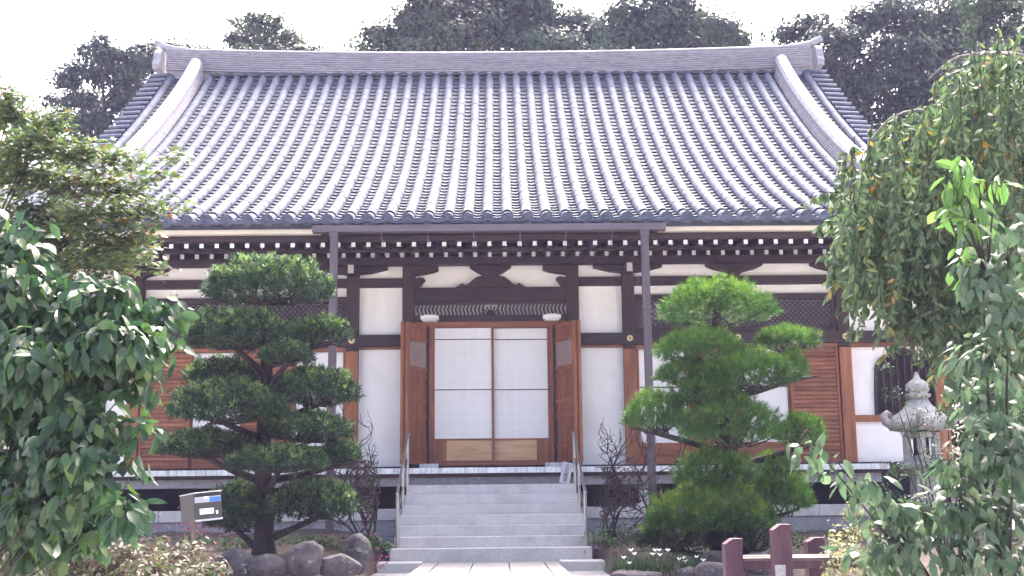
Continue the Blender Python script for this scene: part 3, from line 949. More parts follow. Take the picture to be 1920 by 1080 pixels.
# concave pan tiles between the rows, each course with its own lip
pan = MB()
EX = .222
XS = (-.15, -.075, 0, .075, .15)
ZC = (.022, -.012, -.024, -.012, .022)
for k in range(-33, 33):
    xc = .30 * (k + .5)
    smax = s_of(ymax_row(abs(xc) + .1)) - .02
    ncs = int(smax / EX)
    for c in range(ncs):
        s0 = c * EX; s1 = s0 + EX + .01
        y0, z0 = at_s(s0); y1, z1 = at_s(min(SL, s1))
        a = tan_s(s0)
        h0, h1 = .056, .030
        j = rt.uniform(-.003, .003)
        oy = -.05 if c == 0 else 0
        vs = [(xc + dx, y0 + oy - math.sin(a) * h0, z0 + dz + h0 * math.cos(a) + j) for dx, dz in zip(XS, ZC)]
        vs += [(xc + dx, y1 - math.sin(a) * h1, z1 + dz + h1 * math.cos(a)) for dx, dz in zip(XS, ZC)]
        vs += [(xc + dx, y0 + oy - math.sin(a) * (h0 - .024) + .004, z0 + dz + (h0 - .024 - (.03 if c == 0 else 0)) * math.cos(a) + j) for dx, dz in zip(XS, ZC)]
        pan.add(vs, [(i, i + 1, 6 + i, 5 + i) for i in range(4)])
        pan.f += [[len(pan.v) - 15 + q for q in (10 + i, 11 + i, i + 1, i)] for i in range(4)]; pan.m += [1] * 4
po = pan.build('pan_tiles', ['tile_pan_shaded', 'tile_joined'], roof)  # lips of the same tile kept lighter, painted as if catching the light
po['kind'] = 'stuff'

# main ridge: courses of flat tiles under a round cap, rising a little at the ends
RH = 7.42
def sori(x):
    return .14 * (abs(x) / 7.5) ** 2.2
crs = MB()
zb = 10.36
NC = 10
for c in range(NC):
    z0 = zb + c * .054
    d = .24 - .055 * c / NC
    x = -RH + .13 + (.15 if c % 2 else 0)
    xprev = -RH + .10
    first = True
    while xprev < RH - .1:
        xe = min(RH - .1, x + .30)
        if first:
            xe = x; first = False
            if xe - xprev < .05:
                x += .30; xe = x
        za, zb_ = z0 + sori(xprev), z0 + sori(xe)
        jit = rt.uniform(-.004, .004)
        vs = []
        for xx, zz_ in ((xprev + .002, za), (xe - .002, zb_)):
            for yy in (YR - d + jit, YR + d):
                for h in (0.021, .054):
                    vs.append((xx, yy + (.004 if h < .03 and yy < YR else 0), zz_ + h))
        crs.add(vs, [(0, 4, 5, 1), (1, 5, 7, 3), (2, 3, 7, 6), (0, 2, 6, 4), (0, 1, 3, 2), (4, 6, 7, 5)])
        xprev = xe; x = xe + .30
co = crs.build('ridge_tile_courses', 'ridge_tile', roof)
co['kind'] = 'stuff'
core = MB()
for i in range(24):
    xa, xb = -RH + .12 + (2 * RH - .24) * i / 24, -RH + .12 + (2 * RH - .24) * (i + 1) / 24
    za, zb_ = sori(xa), sori(xb)
    core.add([(xa, YR - .16, 10.2 + za), (xb, YR - .16, 10.2 + zb_), (xb, YR - .16, 10.90 + zb_), (xa, YR - .16, 10.90 + za),
              (xa, YR + .16, 10.2 + za), (xb, YR + .16, 10.2 + zb_), (xb, YR + .16, 10.90 + zb_), (xa, YR + .16, 10.90 + za)],
             [(0, 1, 2, 3), (4, 7, 6, 5), (3, 2, 6, 7)])
core.build('ridge_core', 'ridge_tile', roof)
xs = np.linspace(-RH + .05, RH - .05, 46)
capm = MB()
for i in range(len(xs) - 1):
    a, b = xs[i], xs[i + 1]
    capm.tube([(a, YR, 10.895 + sori(a)), (b - .004, YR, 10.895 + sori(b))], [.098, .094], 12)
capm.build('ridge_cap', 'ridge_tile', roof)
# low collar tiles where the rows meet the ridge
col_ = MB()
for k in range(-21, 22):
    xc = .30 * (k + .5)
    if abs(xc) > 6.5: continue
    pts = [(xc + .13 * math.cos(t), 10.33 + .07 * math.sin(t)) for t in np.linspace(math.pi, 0, 7)]
    col_.prism(pts, YR - .30, YR - .1)
co = col_.build('collar_tiles', 'tile_pan_shaded', roof)
co['kind'] = 'stuff'

def ridge_end(s):
    x = s * (RH + .02)
    z = 10.36 + sori(7.4)
    body = MB()
    # demon tile: a slab across the ridge with stepped shoulders, seen edge on from the front
    out = [(-.36, 0), (.36, 0), (.40, .12), (.33, .22), (.30, .40), (.20, .52), (0, .58), (-.20, .52), (-.30, .40), (-.33, .22), (-.40, .12)]
    vs = [(x - s * .02, YR + a, z + b) for a, b in out] + [(x + s * .14, YR + a, z + b) for a, b in out]
    n = len(out)
    body.add(vs, [tuple(range(n)), tuple(range(2 * n - 1, n - 1, -1))] + [(i, n + i, n + (i + 1) % n, (i + 1) % n) for i in range(n)])
    for a, b, r in ((-.12, .32, .055), (.12, .32, .055), (0, .18, .07)):
        body.lathe((0, 0, 0), [(r, 0), (r * .8, .04), (r * .3, .06)], 10)
        for j in range(len(body.v) - 30, len(body.v)):
            vx, vy, vz = body.v[j]
            body.v[j] = (x + s * (.14 + vz), YR + a + vx, z + b + vy)
    o = body.build('ridge_end_tile', 'ridge_tile', roof, bevel=.012)
    MB().tube([(x - s * .55, YR, z + .545 + .0), (x - s * .25, YR, z + .585), (x + s * .0, YR, z + .665), (x + s * .2, YR, z + .78)], [.09, .085, .075, .065], 12).build('horn', 'ridge_tile', roof)
sx(ridge_end)

# descending ridges on either side: courses of thin tiles with a broad round cap
def down_ridge(s):
    x = s * 6.62
    ss = np.linspace(s_of(-.2), SL - .08, 40)
    pts = [at_s(q) for q in ss]
    prof = [(-.17, .02), (-.17, .06), (-.16, .062), (-.16, .105), (-.15, .107), (-.15, .15), (-.14, .152), (-.14, .195), (-.13, .197), (-.13, .24),
            (-.15, .245), (-.15, .285), (-.11, .345), (-.05, .385), (.0, .395), (.05, .385), (.11, .345), (.15, .285), (.15, .245), (.13, .24),
            (.13, .197), (.14, .195), (.14, .152), (.15, .15), (.15, .107), (.16, .105), (.16, .062), (.17, .06), (.17, .02)]
    mb = MB()
    n = len(prof)
    vs = []
    for i, (y, z) in enumerate(pts):
        a = tan_s(ss[i])
        lift = .05 * max(0, (i - 30) / 9) ** 2
        for dx, h in prof:
            hh = h * 1.12 + lift * (h > .2)
            vs.append((x + dx, y - math.sin(a) * hh, z + math.cos(a) * hh))
    mb.add(vs, [(i * n + j, i * n + j + 1, (i + 1) * n + j + 1, (i + 1) * n + j) for i in range(len(pts) - 1) for j in range(n - 1)] + [tuple(range(n)), tuple(range((len(pts) - 1) * n, len(pts) * n))])
    mb.build('descending_ridge', 'ridge_tile', roof)
    y, z = pts[0]
    MB().prism([(x - .24, z), (x + .24, z), (x + .22, z + .3), (x + .1, z + .48), (x, z + .52), (x - .1, z + .48), (x - .22, z + .3)], y - .12, y - .002).build('ridge_end_tile', 'ridge_tile', roof, bevel=.01)
    # hip ridge from there to the corner
    hp = [(s * (7.5 + t), 0 - t - .05, zp(-t - .05) + .12 + .03 * t) for t in np.linspace(0, 2.42, 10)]
    MB().tube(hp, [.15] * 10, 8).build('hip_ridge', 'ridge_tile', roof)
sx(down_ridge)

# verge tiles: short round tiles laid across the gable edge
verge_me = halfcyl(.42, .092, .088, 8).mesh('verge_tile', 'tile')
def verge(s):
    q = s_of(.05)
    while q < SL - .1:
        y, z = at_s(q)
        M = Matrix.Translation((s * (7.66 + rt.uniform(-.015, .015)), y, z + .075)) @ Matrix.Rotation(math.radians(90 * s), 4, 'Z') @ Matrix.Rotation(math.radians(4), 4, 'X')
        inst('verge_tile', verge_me, roof, M)
        q += .30
    b = MB()                                     # barge board under the verge
    for a, c in zip(np.linspace(.0, YR, 20)[:-1], np.linspace(.0, YR, 20)[1:]):
        b.add([(s * 7.36, a, zp(a) - .42), (s * 7.36, c, zp(c) - .42), (s * 7.36, c, zp(c) + .05), (s * 7.36, a, zp(a) + .05),
               (s * 7.30, a, zp(a) - .42), (s * 7.30, c, zp(c) - .42), (s * 7.30, c, zp(c) + .05), (s * 7.30, a, zp(a) + .05)], [(0, 1, 2, 3), (4, 7, 6, 5), (0, 4, 5, 1), (3, 2, 6, 7)])
    b.build('barge_board', 'dark_wood', roof)
sx(verge)
# cover rows of the side slopes
side = MB()
for s in (-1, 1):
    for i in range(56):
        y = Y0 + .25 + .3 * i
        t1 = min(2.3, y - Y0, YB - y)
        if t1 < .1: continue
        ts = np.linspace(0, t1, 8)
        side.tube([(s * (9.9 - t), y, zp(Y0 + t) + .05) for t in ts], .09, 8)
so_ = side.build('side_cover_tiles', 'tile_joined', roof)
so_['kind'] = 'stuff'

# --- rain gutter over the steps with its two down pipes
g = MB()
g.box(-2.60, 2.66, -2.60, -2.592, 4.775, 4.875); g.box(-2.60, 2.66, -2.592, -2.46, 4.775, 4.783)
g.box(-2.60, 2.66, -2.458, -2.45, 4.775, 4.87); g.box(-2.60, -2.592, -2.5915, -2.459, 4.7835, 4.874); g.box(2.652, 2.66, -2.5915, -2.459, 4.7835, 4.874)
g = g.build('gutter', 'gutter', hall)
for i in range(-4, 5):
    x = HC + .2305 * 3 * i - .2305
    if abs(x) < 2.55:
        MB().tube([(x, -2.53, 4.775), (x, -2.3, 4.70), (x, -2.12, 4.66)], .005, 5).build('hanger', 'steel', g)
        MB().box(x - .004, x + .004, -2.603, -2.6005, 4.776, 4.873).build('strap', 'pipe', g)
for s, x in ((-1, -2.28), (1, 2.345)):
    o = bx('down_pipe', 'pipe', hall, x - .056, x + .056, -2.58, -2.47, .1, 4.774, .008)
    bx('pipe_socket', 'pipe', o, x - .066, x + .066, -2.59, -2.46, 4.70, 4.7735, .004)
    bx('pipe_socket', 'pipe', o, x - .064, x + .064, -2.588, -2.462, 3.55, 3.62, .004)
    bx('bracket', 'pipe', o, x - .07, x + .07, -2.594, -2.456, 2.2, 2.225, .003)
    bx('pipe_socket', 'granite_dark', o, x - .09, x + .09, -2.61, -2.44, -.05, .35, .006)

# ------------------------------------------------------------------ stone steps, handrails, sign
steps = thing('stone_steps', 'flight of pale granite steps leading up to the temple entrance', 'steps', (0, -2.6, 0))
NS = 7
for i in range(NS):
    z1 = 1.066 - .146 * i
    yf = -1.62 - .315 * i
    hw = 1.285 if i < 3 else (1.325 if i < NS - 1 else 1.36)
    MB().box(-hw + HC, hw + HC, yf, (-1.29 if i == 0 else yf + .42), (z1 - .15 if i < NS - 1 else -.1), z1).build('step', 'granite', steps, bevel=.009)
MB().box(-1.24 + HC, 1.24 + HC, -3.4, -1.3, -.1, .14).build('footing', 'granite_dark', steps)
for a, b in ((-1.46, -.885), (.935, 1.52)):
    MB().box(a, b, -3.98, -3.52, -.16, .03).build('base_slab', 'granite', steps, bevel=.015)

def handrail(x, dx, label):
    t = thing('handrail', label, 'handrail', (x, -2.5, 0), 'stair handrails')
    r = .019
    a, m_, b = (x, -1.68, 1.066), (x + dx * .4, -2.44, .628), (x + dx, -3.22, .336)
    MB().tube([a, (a[0], a[1], 1.80)], .021, 10).build('post', 'steel', t)
    MB().tube([m_, (m_[0], m_[1], 1.36)], .021, 10).build('post', 'steel', t)
    MB().tube([(b[0], b[1], .19), (b[0], b[1], .93)], .023, 10).build('post', 'steel', t)
    MB().tube([(x, -1.45, 1.84), (x, -1.66, 1.83), (b[0], b[1] + .02, .955), (b[0], b[1] - .05, .92)], r, 10).build('rail', 'steel', t)
    MB().tube([(x, -1.68, 1.45), (b[0], b[1], .60)], .013, 8).build('lower_rail', 'steel', t)
    MB().lathe((b[0], b[1] - .05, .915), [(.004, -.02), (.02, -.012), (.022, .0), (.018, .014), (.004, .022)], 10).build('end_cap', 'mailbox_trim', t, smooth=True)
handrail(-1.235, -.02, 'slim steel handrail on the left side of the steps')
handrail(1.285, .04, 'slim steel handrail on the right side beside the lettered board')

sg = thing('notice_board', 'small grey board with brushed black characters leaning on the top step', 'sign', (1.13, -1.62, 1.066))
lean = Matrix.Translation((1.128, -1.585, 1.068)) @ Matrix.Rotation(math.radians(13), 4, 'Y') @ Matrix.Rotation(math.radians(-14), 4, 'X')
def sgbox(name, m, x0, x1, y0, y1, z0, z1):
    mb = MB().box(x0, x1, y0, y1, z0, z1)
    mb.v = [tuple(lean @ Vector(v)) for v in mb.v]
    return mb.build(name, m, sg, bevel=.002)
sgbox('board', 'board', -.078, .078, -.012, .0, .0, .335)
def text_mesh(txt, size, M, m, parent, name):
    cu = bpy.data.curves.new(name, 'FONT')
    cu.body = txt; cu.size = size; cu.align_x = 'CENTER'; cu.align_y = 'CENTER'; cu.extrude = .0008
    tmp = bpy.data.objects.new('tmp', cu); COL.objects.link(tmp)
    bpy.context.view_layer.update()
    me = bpy.data.meshes.new_from_object(tmp.evaluated_get(bpy.context.evaluated_depsgraph_get()))
    bpy.data.objects.remove(tmp); bpy.data.curves.remove(cu)
    me.name = name
    me.transform(M)
    me.materials.clear(); me.materials.append(MATS[m])
    o = bpy.data.objects.new(name, me)
    return link(o, parent)
for i, ch in enumerate('土足厳禁'):
    text_mesh(ch, .078, lean @ Matrix.Translation((0, -.0135, .285 - .077 * i)) @ Matrix.Rotation(math.pi / 2, 4, 'X'), 'ink', sg, 'character')

# ------------------------------------------------------------------ mailbox on a post
mbx = thing('mailbox', 'grey metal mailbox with blue sticker on a thin post by the boulders', 'mailbox', tuple(P(366, 1010, -8.5) * np.array([1, 1, 0])))
MBM = Matrix.Translation(P(364, 951, -8.5)) @ Matrix.Rotation(math.radians(33), 4, 'Z') @ Matrix.Rotation(math.radians(-5), 4, 'Y') @ Matrix.Rotation(math.radians(-3), 4, 'X')
def mbpart(name, m, x0, x1, y0, y1, z0, z1, par=None, bevel=.002):
    b = MB().box(x0, x1, y0, y1, z0, z1)
    b.v = [tuple(MBM @ Vector(v)) for v in b.v]
    return b.build(name, m, par or mbx, bevel=bevel)
W2 = .268
mbpart('body', 'mailbox_metal', 0, W2, 0, .40, -.135, .125, bevel=.006)
mbpart('lid', 'mailbox_trim', -.004, W2 + .004, -.018, .405, .1255, .134, bevel=.004)
mbpart('slot', 'ink', .012, W2 - .012, -.003, -.0005, .092, .122)
mbpart('flap', 'mailbox_grey', .008, W2 - .008, -.010, -.001, .035, .088)
mbpart('flap_edge', 'mailbox_trim', .008, W2 - .008, -.013, -.0105, .080, .088)
mbpart('sticker', 'blue', .148, W2 - .010, -.0125, -.0105, .037, .079)
mbpart('flap_tab', 'white_plastic', .095, .140, -.0155, -.0105, .066, .0885)
mbpart('bottom_edge', 'mailbox_trim', 0, W2, -.014, -.0005, -.137, -.120)
npl = mbpart('name_plate', 'white_plastic', .050, .186, -.006, -.0008, -.075, -.022)
for cx, st in ((.068, 0), (.092, 1), (.135, 2), (.160, 3)):     # small worn strokes, not legible in the photograph
    for j in range(3):
        a = (-.008, .008) if j % 2 == 0 else (-.002, .003)
        z = -.060 + .010 * j + (.002 if st % 2 else 0)
        if st in (1, 3) and j == 1:
            mbpart('stroke', 'ink', cx - .007, cx - .004, -.0068, -.0062, -.060, -.038, npl, 0)
        mbpart('stroke', 'ink', cx + a[0], cx + a[1], -.0075, -.0065, z, z + .005, npl, 0)
mbpart('lock', 'white_plastic', .206, .228, -.007, -.0008, -.082, -.050, bevel=.006)
pb = MBM @ Vector((.02, .10, -.135))
MB().box(pb.x - .018, pb.x + .018, pb.y - .018, pb.y + .018, gz(0, pb.y) - .1, pb.z + .0).build('post', 'plank', mbx)

# ------------------------------------------------------------------ boulders
def boulder(u0, u1, vt, vb, Y, seed, label, depth=.8, flat=.25):
    c = P((u0 + u1) / 2, (vt + vb) / 2, Y); s = (Y + 20) / FPX
    rx, rz = (u1 - u0) / 2 * s * 1.06, (vb - vt) / 2 * s * 1.12
    ry = rx * depth
    rg = np.random.default_rng(seed)
    bm = bmesh.new()
    bmesh.ops.create_icosphere(bm, subdivisions=4, radius=1)
    pl = unit(rg.normal(size=(14, 3))); pd = rg.uniform(.62, .9, 14)
    fr = rg.normal(size=(14, 3)) * 2.6; ph = rg.uniform(0, 6.28, 14)
    for v in bm.verts:
        p = np.array(v.co)
        for q, dd in zip(pl, pd):
            t = p @ q
            if t > dd: p = p - q * (t - dd) * .85
        k = 1.08 + .05 * float(np.mean(np.sin(fr @ p + ph))) * 3 + .035 * float(np.mean(np.sin(3.1 * fr @ p + 2 * ph))) * 3 + .02 * float(np.mean(np.sin(8 * fr @ p + 3 * ph))) * 3
        v.co = Vector((c[0] + p[0] * rx * k * 1.08, c[1] + p[1] * ry * k + ry * .3, c[2] + np.sign(p[2]) * (abs(p[2]) ** .85) * rz * k))
    me = bpy.data.meshes.new('boulder'); bm.to_mesh(me); bm.free()
    me.materials.append(MATS['boulder'])
    me.polygons.foreach_set('use_smooth', [True] * len(me.polygons))
    o = bpy.data.objects.new('boulder', me); COL.objects.link(o)
    return tag(o, label, 'boulder', 'boulders edging the garden beds')
boulder(414, 476, 1034, 1082, -6.5, 1, 'squarish boulder at the left end of the row beside the mailbox')
boulder(472, 535, 1042, 1084, -6.6, 2, 'low rounded boulder directly in front of the left pruned tree trunk')
boulder(535, 603, 1017, 1084, -6.6, 3, 'largest boulder with white lichen spots right of the pruned tree trunk')
boulder(598, 668, 1041, 1082, -6.45, 4, 'low sloping boulder between the lichen boulder and the upright stone')
boulder(646, 690, 1010, 1076, -6.0, 5, 'upright dark boulder nearest the left side of the steps')
boulder(1150, 1232, 1070, 1092, -6.7, 6, 'flat edging stone below the white flowers')
boulder(1296, 1372, 1058, 1090, -6.8, 7, 'dark bluish rounded boulder left of the purple posts')
boulder(1318, 1378, 1034, 1064, -6.2, 8, 'pale grey boulder under the pine behind the purple posts')
boulder(1274, 1302, 1064, 1090, -6.75, 9, 'small upright grey stone between flowers and the bluish boulder')
boulder(1395, 1452, 1040, 1085, -6.4, 10, 'grey boulder seen between the two purple posts')

# ------------------------------------------------------------------ purple-brown post and plank rail
fence = thing('post_rail', 'purplish brown wooden posts joined by low planks in front of the pine', 'low fence', (2.5, -9, -.1))
def slpost(u0, u1, vt, Y, cut, lab=None):
    a = P(u0, vt, Y); b = P(u1, vt, Y)
    x0, x1, zt = a[0], b[0], a[2]
    d = .17
    mb = MB()
    zg = gz(0, Y) - .1
    vs = [(x0, Y, zg), (x1, Y, zg), (x1, Y + d, zg), (x0, Y + d, zg), (x0, Y, zt - cut), (x1, Y, zt), (x1, Y + d, zt), (x0, Y + d, zt - cut), ]
    mid = x0 + (x1 - x0) * .45
    vs += [(mid, Y, zt), (mid, Y + d, zt)]
    mb.add(vs, [(0, 3, 2, 1), (0, 1, 5, 8, 4), (3, 7, 9, 6, 2), (1, 2, 6, 5), (0, 4, 7, 3), (4, 8, 9, 7), (8, 5, 6, 9)])
    return mb.build('post', 'purple_wood', fence, bevel=.006)
slpost(1359, 1392, 1010, -9.0, .05)
p2 = slpost(1449, 1483, 983, -9.3, .05)
slpost(1514, 1546, 1008, -8.3, .04)
c = P(1463, 1068, -9.3)
MB().box(c[0] - .045, c[0] + .045, -9.308, -9.302, c[2] - .09, c[2] + .04).build('plaque', 'granite_dark', p2)
a, b = P(1385, 1047, -9.0), P(1625, 1047, -8.9)
MB().box(a[0], b[0], -8.97, -8.70, a[2] - .03, a[2]).build('plank', 'plank', fence, bevel=.004)
MB().box(a[0], b[0], -8.965, -8.90, a[2] - .10, a[2] - .031).build('plank', 'purple_wood', fence, bevel=.004)
MB().box(a[0], b[0], -8.68, -8.45, a[2] - .025, a[2] + .006).build('plank', 'plank', fence, bevel=.004)
for u in (1398, 1434):
    q = P(u, 1060, -8.85)
    MB().box(q[0] - .012, q[0] + .012, -8.88, -8.86, gz(0, -8.9), a[2] - .032).build('stay', 'plank', fence)
stk = thing('garden_stake', 'small weathered stake with a looped top beside the white flowers', 'stake', tuple(P(1152, 1062, -6.3)))
q = P(1152, 1062, -6.3)
MB().tube([(q[0] - .035, -6.3, q[2] - .1), (q[0] - .035, -6.3, q[2] + .13), (q[0] - .02, -6.3, q[2] + .165), (q[0], -6.3, q[2] + .178), (q[0] + .02, -6.3, q[2] + .165), (q[0] + .035, -6.3, q[2] + .13), (q[0] + .035, -6.3, q[2] - .1)], .012, 8).build('loop', 'plank', stk)
MB().box(q[0] - .028, q[0] + .028, -6.31, -6.29, q[2] - .12, q[2] + .06).build('plate', 'plank', stk)

# ------------------------------------------------------------------ stone lantern
LX, LY = 5.93, -3.5
lan = thing('stone_lantern', 'weathered grey stone lantern with curled roof corners in front of the bell window', 'lantern', (LX, LY, .05))
ST = 'lantern_stone'
MB().box(LX - .42, LX + .42, LY - .42, LY + .42, .0, .50).build('plinth', ST, lan, bevel=.03)
MB().lathe((LX, LY, .5), [(.36, 0), (.36, .07), (.30, .10)], 4, rot=math.pi / 4).build('base', ST, lan, bevel=.01)
MB().lathe((LX, LY, .6), [(.27, 0), (.235, .05), (.215, .10), (.20, .45), (.215, .49)], 4, rot=math.pi / 4).build('shaft', ST, lan, bevel=.01)
MB().lathe((LX, LY, 1.09), [(.18, 0), (.27, .05), (.34, .10), (.36, .14), (.34, .18)], 6, rot=.2).build('platform', ST, lan, bevel=.012)
fb = MB()
for i in range(6):                               # fire box: pillars and openings
    a = math.pi / 3 * i + .2
    x, y = LX + .215 * math.cos(a), LY + .215 * math.sin(a)
    fb.lathe((x, y, 1.27), [(.062, 0), (.058, .4)], 6)
fb.lathe((LX, LY, 1.27), [(.24, 0), (.24, .09)], 6, rot=.2); fb.lathe((LX, LY, 1.60), [(.24, 0), (.24, .08)], 6, rot=.2)
fb.build('fire_box', ST, lan)
MB().lathe((LX, LY, 1.36), [(.11, 0), (.11, .24)], 8).build('fire_box_core', 'void', lan)
ks = MB()
K = 24
prof = [(.26, .0), (.40, .02), (.43, .07), (.36, .16), (.26, .27), (.16, .38), (.12, .46)]
vs = []
for r, z in prof:
    for j in range(K):
        t = 2 * math.pi * j / K + .2
        c6 = max(0, math.cos(3 * (t - .2)) ** 2) ** 3 if True else 0
        k = 1 + .14 * c6 * (r / .43) ** 2
        vs.append((LX + r * k * math.cos(t), LY + r * k * math.sin(t), 1.69 + z + .09 * c6 * (r / .43) ** 4))
n = len(prof)
ks.add(vs, [(i * K + j, i * K + (j + 1) % K, (i + 1) * K + (j + 1) % K, (i + 1) * K + j) for i in range(n - 1) for j in range(K)] + [tuple(range(K)), tuple(range((n - 1) * K, n * K))])
ks = ks.build('roof', ST, lan, smooth=True)
for i in range(6):
    a = math.pi / 3 * i + .2
    d = Vector((math.cos(a), math.sin(a), 0)); o = Vector((LX, LY, 0))
    pts = [o + d * r + Vector((0, 0, z)) for r, z in ((.36, 1.80), (.46, 1.80), (.52, 1.84), (.53, 1.91), (.48, 1.945), (.44, 1.92))]
    MB().tube(pts, [.05, .055, .055, .05, .04, .03], 8).build('curl', ST, ks, smooth=True)
MB().lathe((LX, LY, 2.14), [(.13, 0), (.17, .03), (.17, .06), (.12, .085), (.15, .10), (.165, .14), (.15, .20), (.10, .245), (.045, .28), (.025, .34), (.018, .37)], 16).build('finial', ST, lan, smooth=True)

# ------------------------------------------------------------------ cloud-pruned trees
def pad_points(rng, c, r, n, under=.10):
    """points on the upper shell of a flattened lumpy dome"""
    p = sphere_pts(rng, int(n * 1.6))
    keep = (p[:, 2] > -.05) | (rng.random(len(p)) < under)
    p = p[keep][:n]
    b = 1 + .16 * np.sin(p[:, 0] * 7 + c[0] * 9) * np.cos(p[:, 1] * 6 + c[2] * 5) + .10 * np.sin(p[:, 0] * 15 + p[:, 1] * 13 + c[2] * 11)
    sh = rng.uniform(.80, 1.0, len(p))
    z = np.where(p[:, 2] > 0, p[:, 2], p[:, 2] * .22)
    q = np.stack([p[:, 0], p[:, 1], z], 1)
    pos = c + q * r * (b * sh)[:, None]
    nrm = unit(np.stack([p[:, 0] / r[0], p[:, 1] / r[1], p[:, 2] / r[2]], 1))
    return pos, nrm

def tree_pads(root, pads, Y, rng, tuft, per, L, W, tmpl, mats, dens, tipfrac, wood, trunk, droop=.0, spread=.62, hs=.86):
    for pd in pads:
        u0, u1, v0, v1, dy = pd[:5]
        mm = pd[5] if len(pd) > 5 else mats
        cu, h = (u0 + u1) / 2, (v1 - v0) * hs
        c = P(cu, v0 + h * .72, Y + dy); s = (Y + dy + 20) / FPX
        r = np.array([(u1 - u0) / 2 * s, max(.30, min(.85 * (u1 - u0) / 2 * s, .75)), h * .68 * s])
        area = 2 * math.pi * (r[0] * r[1] + r[0] * r[2] + r[1] * r[2]) / 3 * 1.2
        n = int(area * dens)
        pos, nrm = pad_points(rng, c, r, n)
        n = len(pos)
        ax = unit(nrm * .9 + np.array([0, 0, .55 - droop]) + rng.normal(size=(n, 3)) * .35)
        # each tuft: leaves fanned about its axis
        pp = np.repeat(pos, per, 0); aa = np.repeat(ax, per, 0)
        N = len(pp)
        dd = unit(aa * rng.uniform(.25, 1.2, (N, 1)) + rng.normal(size=(N, 3)) * spread)
        pp = pp + aa * rng.uniform(-tuft, tuft, (N, 1)) + rng.normal(size=(N, 3)) * .006
        ln = L * rng.uniform(.6, 1.15, N)
        tip = (np.repeat(nrm[:, 2] + rng.normal(size=n) * .25, per) > .55) & np.repeat(rng.random(n) < tipfrac, per)  # young growth on upward faces, doubling as painted light on the pad tops
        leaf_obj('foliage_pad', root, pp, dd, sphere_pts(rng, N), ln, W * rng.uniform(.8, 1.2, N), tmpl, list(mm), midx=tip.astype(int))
        # branch from trunk to pad and twigs inside it
        z = c[2] - r[2] * .35
        tr = min(trunk, key=lambda q: abs(q[2] - (z - .25)))
        mid = (np.array(tr[:3]) + c) / 2 + np.array([0, 0, -.06])
        MB().tube([tr[:3], mid, (c[0], c[1], z), (c[0] + (c[0] - tr[0]) * .35, c[1], z + r[2] * .2)], [.055, .042, .03, .012], 7).build('branch', wood, root, smooth=True)
        tw = MB()
        for i in range(16):
            e = pos[rng.integers(n)]
            st = np.array([c[0] + rng.uniform(-.4, .4) * r[0], c[1], z])
            tw.tube([st, (st + e) / 2 + np.array([0, 0, -.03]), e], [.012, .009, .004], 4, cap=False)
        tw.build('twig', wood, root)['kind'] = 'stuff'

def trunk_line(pts, k=24):
    pts = [np.array(p, float) for p in pts]
    out = []
    n = len(pts)
    for i in range(k):
        t = i / (k - 1) * (n - 1); j = min(int(t), n - 2); f = t - j
        p0, p1, p2, p3 = pts[max(j - 1, 0)], pts[j], pts[j + 1], pts[min(j + 2, n - 1)]
        out.append(.5 * ((2 * p1) + (-p0 + p2) * f + (2 * p0 - 5 * p1 + 4 * p2 - p3) * f * f + (-p0 + 3 * p1 - 3 * p2 + p3) * f ** 3))
    return out

rng = np.random.default_rng(11)
YL = -5.4
pod = thing('pruned_podocarpus', 'dark green cloud pruned evergreen tree left of the steps behind the boulders', 'tree', tuple(P(495, 1035, YL)))
tl = trunk_line([P(495, 1062, YL), P(495, 960, YL), P(493, 860, YL), P(497, 760, YL), P(500, 680, YL), P(492, 620, YL), P(500, 545, YL)])
rad = [.128 * (1 - i / 24 * .72) * (1.35 if i < 2 else 1) for i in range(24)]
MB().tube(tl, rad, 12).build('trunk', 'bark', pod, smooth=True)
PODS = [(382, 622, 482, 590, 0.0), (342, 548, 580, 672, -.25), (545, 656, 592, 658, .1), (492, 584, 640, 692, -.35), (350, 488, 672, 734, .2),
        (512, 668, 688, 778, .0), (320, 527, 712, 812, -.4), (497, 657, 774, 840, -.1), (300, 472, 806, 868, -.15), (433, 612, 836, 896, -.45),
        (602, 674, 826, 880, .15), (508, 668, 902, 988, -.2), (383, 512, 908, 1015, .0)]
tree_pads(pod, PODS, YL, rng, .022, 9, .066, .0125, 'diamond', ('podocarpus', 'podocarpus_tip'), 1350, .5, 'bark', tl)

YP = -5.2
pine = thing('pruned_pine', 'bright green cloud pruned pine tree right of the steps', 'tree', tuple(P(1370, 1010, YP)))
tl2 = trunk_line([P(1350, 1050, YP), P(1352, 950, YP), P(1372, 860, YP), P(1350, 760, YP), P(1375, 690, YP), P(1345, 610, YP), P(1350, 570, YP)])
rad = [.13 * (1 - i / 24 * .7) for i in range(24)]
MB().tube(tl2, rad, 12).build('trunk', 'bark', pine, smooth=True)
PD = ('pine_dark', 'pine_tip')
PINES = [(1240, 1450, 522, 622, 0.0), (1231, 1398, 616, 686, -.2), (1417, 1533, 612, 664, .1), (1318, 1490, 654, 740, -.35), (1460, 1512, 660, 718, .0),
         (1233, 1335, 676, 726, -.1), (1266, 1392, 702, 772, -.3), (1174, 1287, 732, 820, -.1), (1282, 1462, 742, 848, -.45), (1455, 1544, 776, 846, -.1),
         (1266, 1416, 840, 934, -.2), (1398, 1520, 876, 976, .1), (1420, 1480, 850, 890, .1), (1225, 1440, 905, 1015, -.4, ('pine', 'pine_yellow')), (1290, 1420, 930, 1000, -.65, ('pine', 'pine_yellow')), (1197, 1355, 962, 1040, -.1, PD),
         (1330, 1470, 960, 1040, -.3, PD)]
tree_pads(pine, PINES, YP, rng, .02, 17, .09, .0068, 'needle', ('pine', 'pine_tip'), 620, .65, 'bark', tl2, spread=.45, hs=.95)

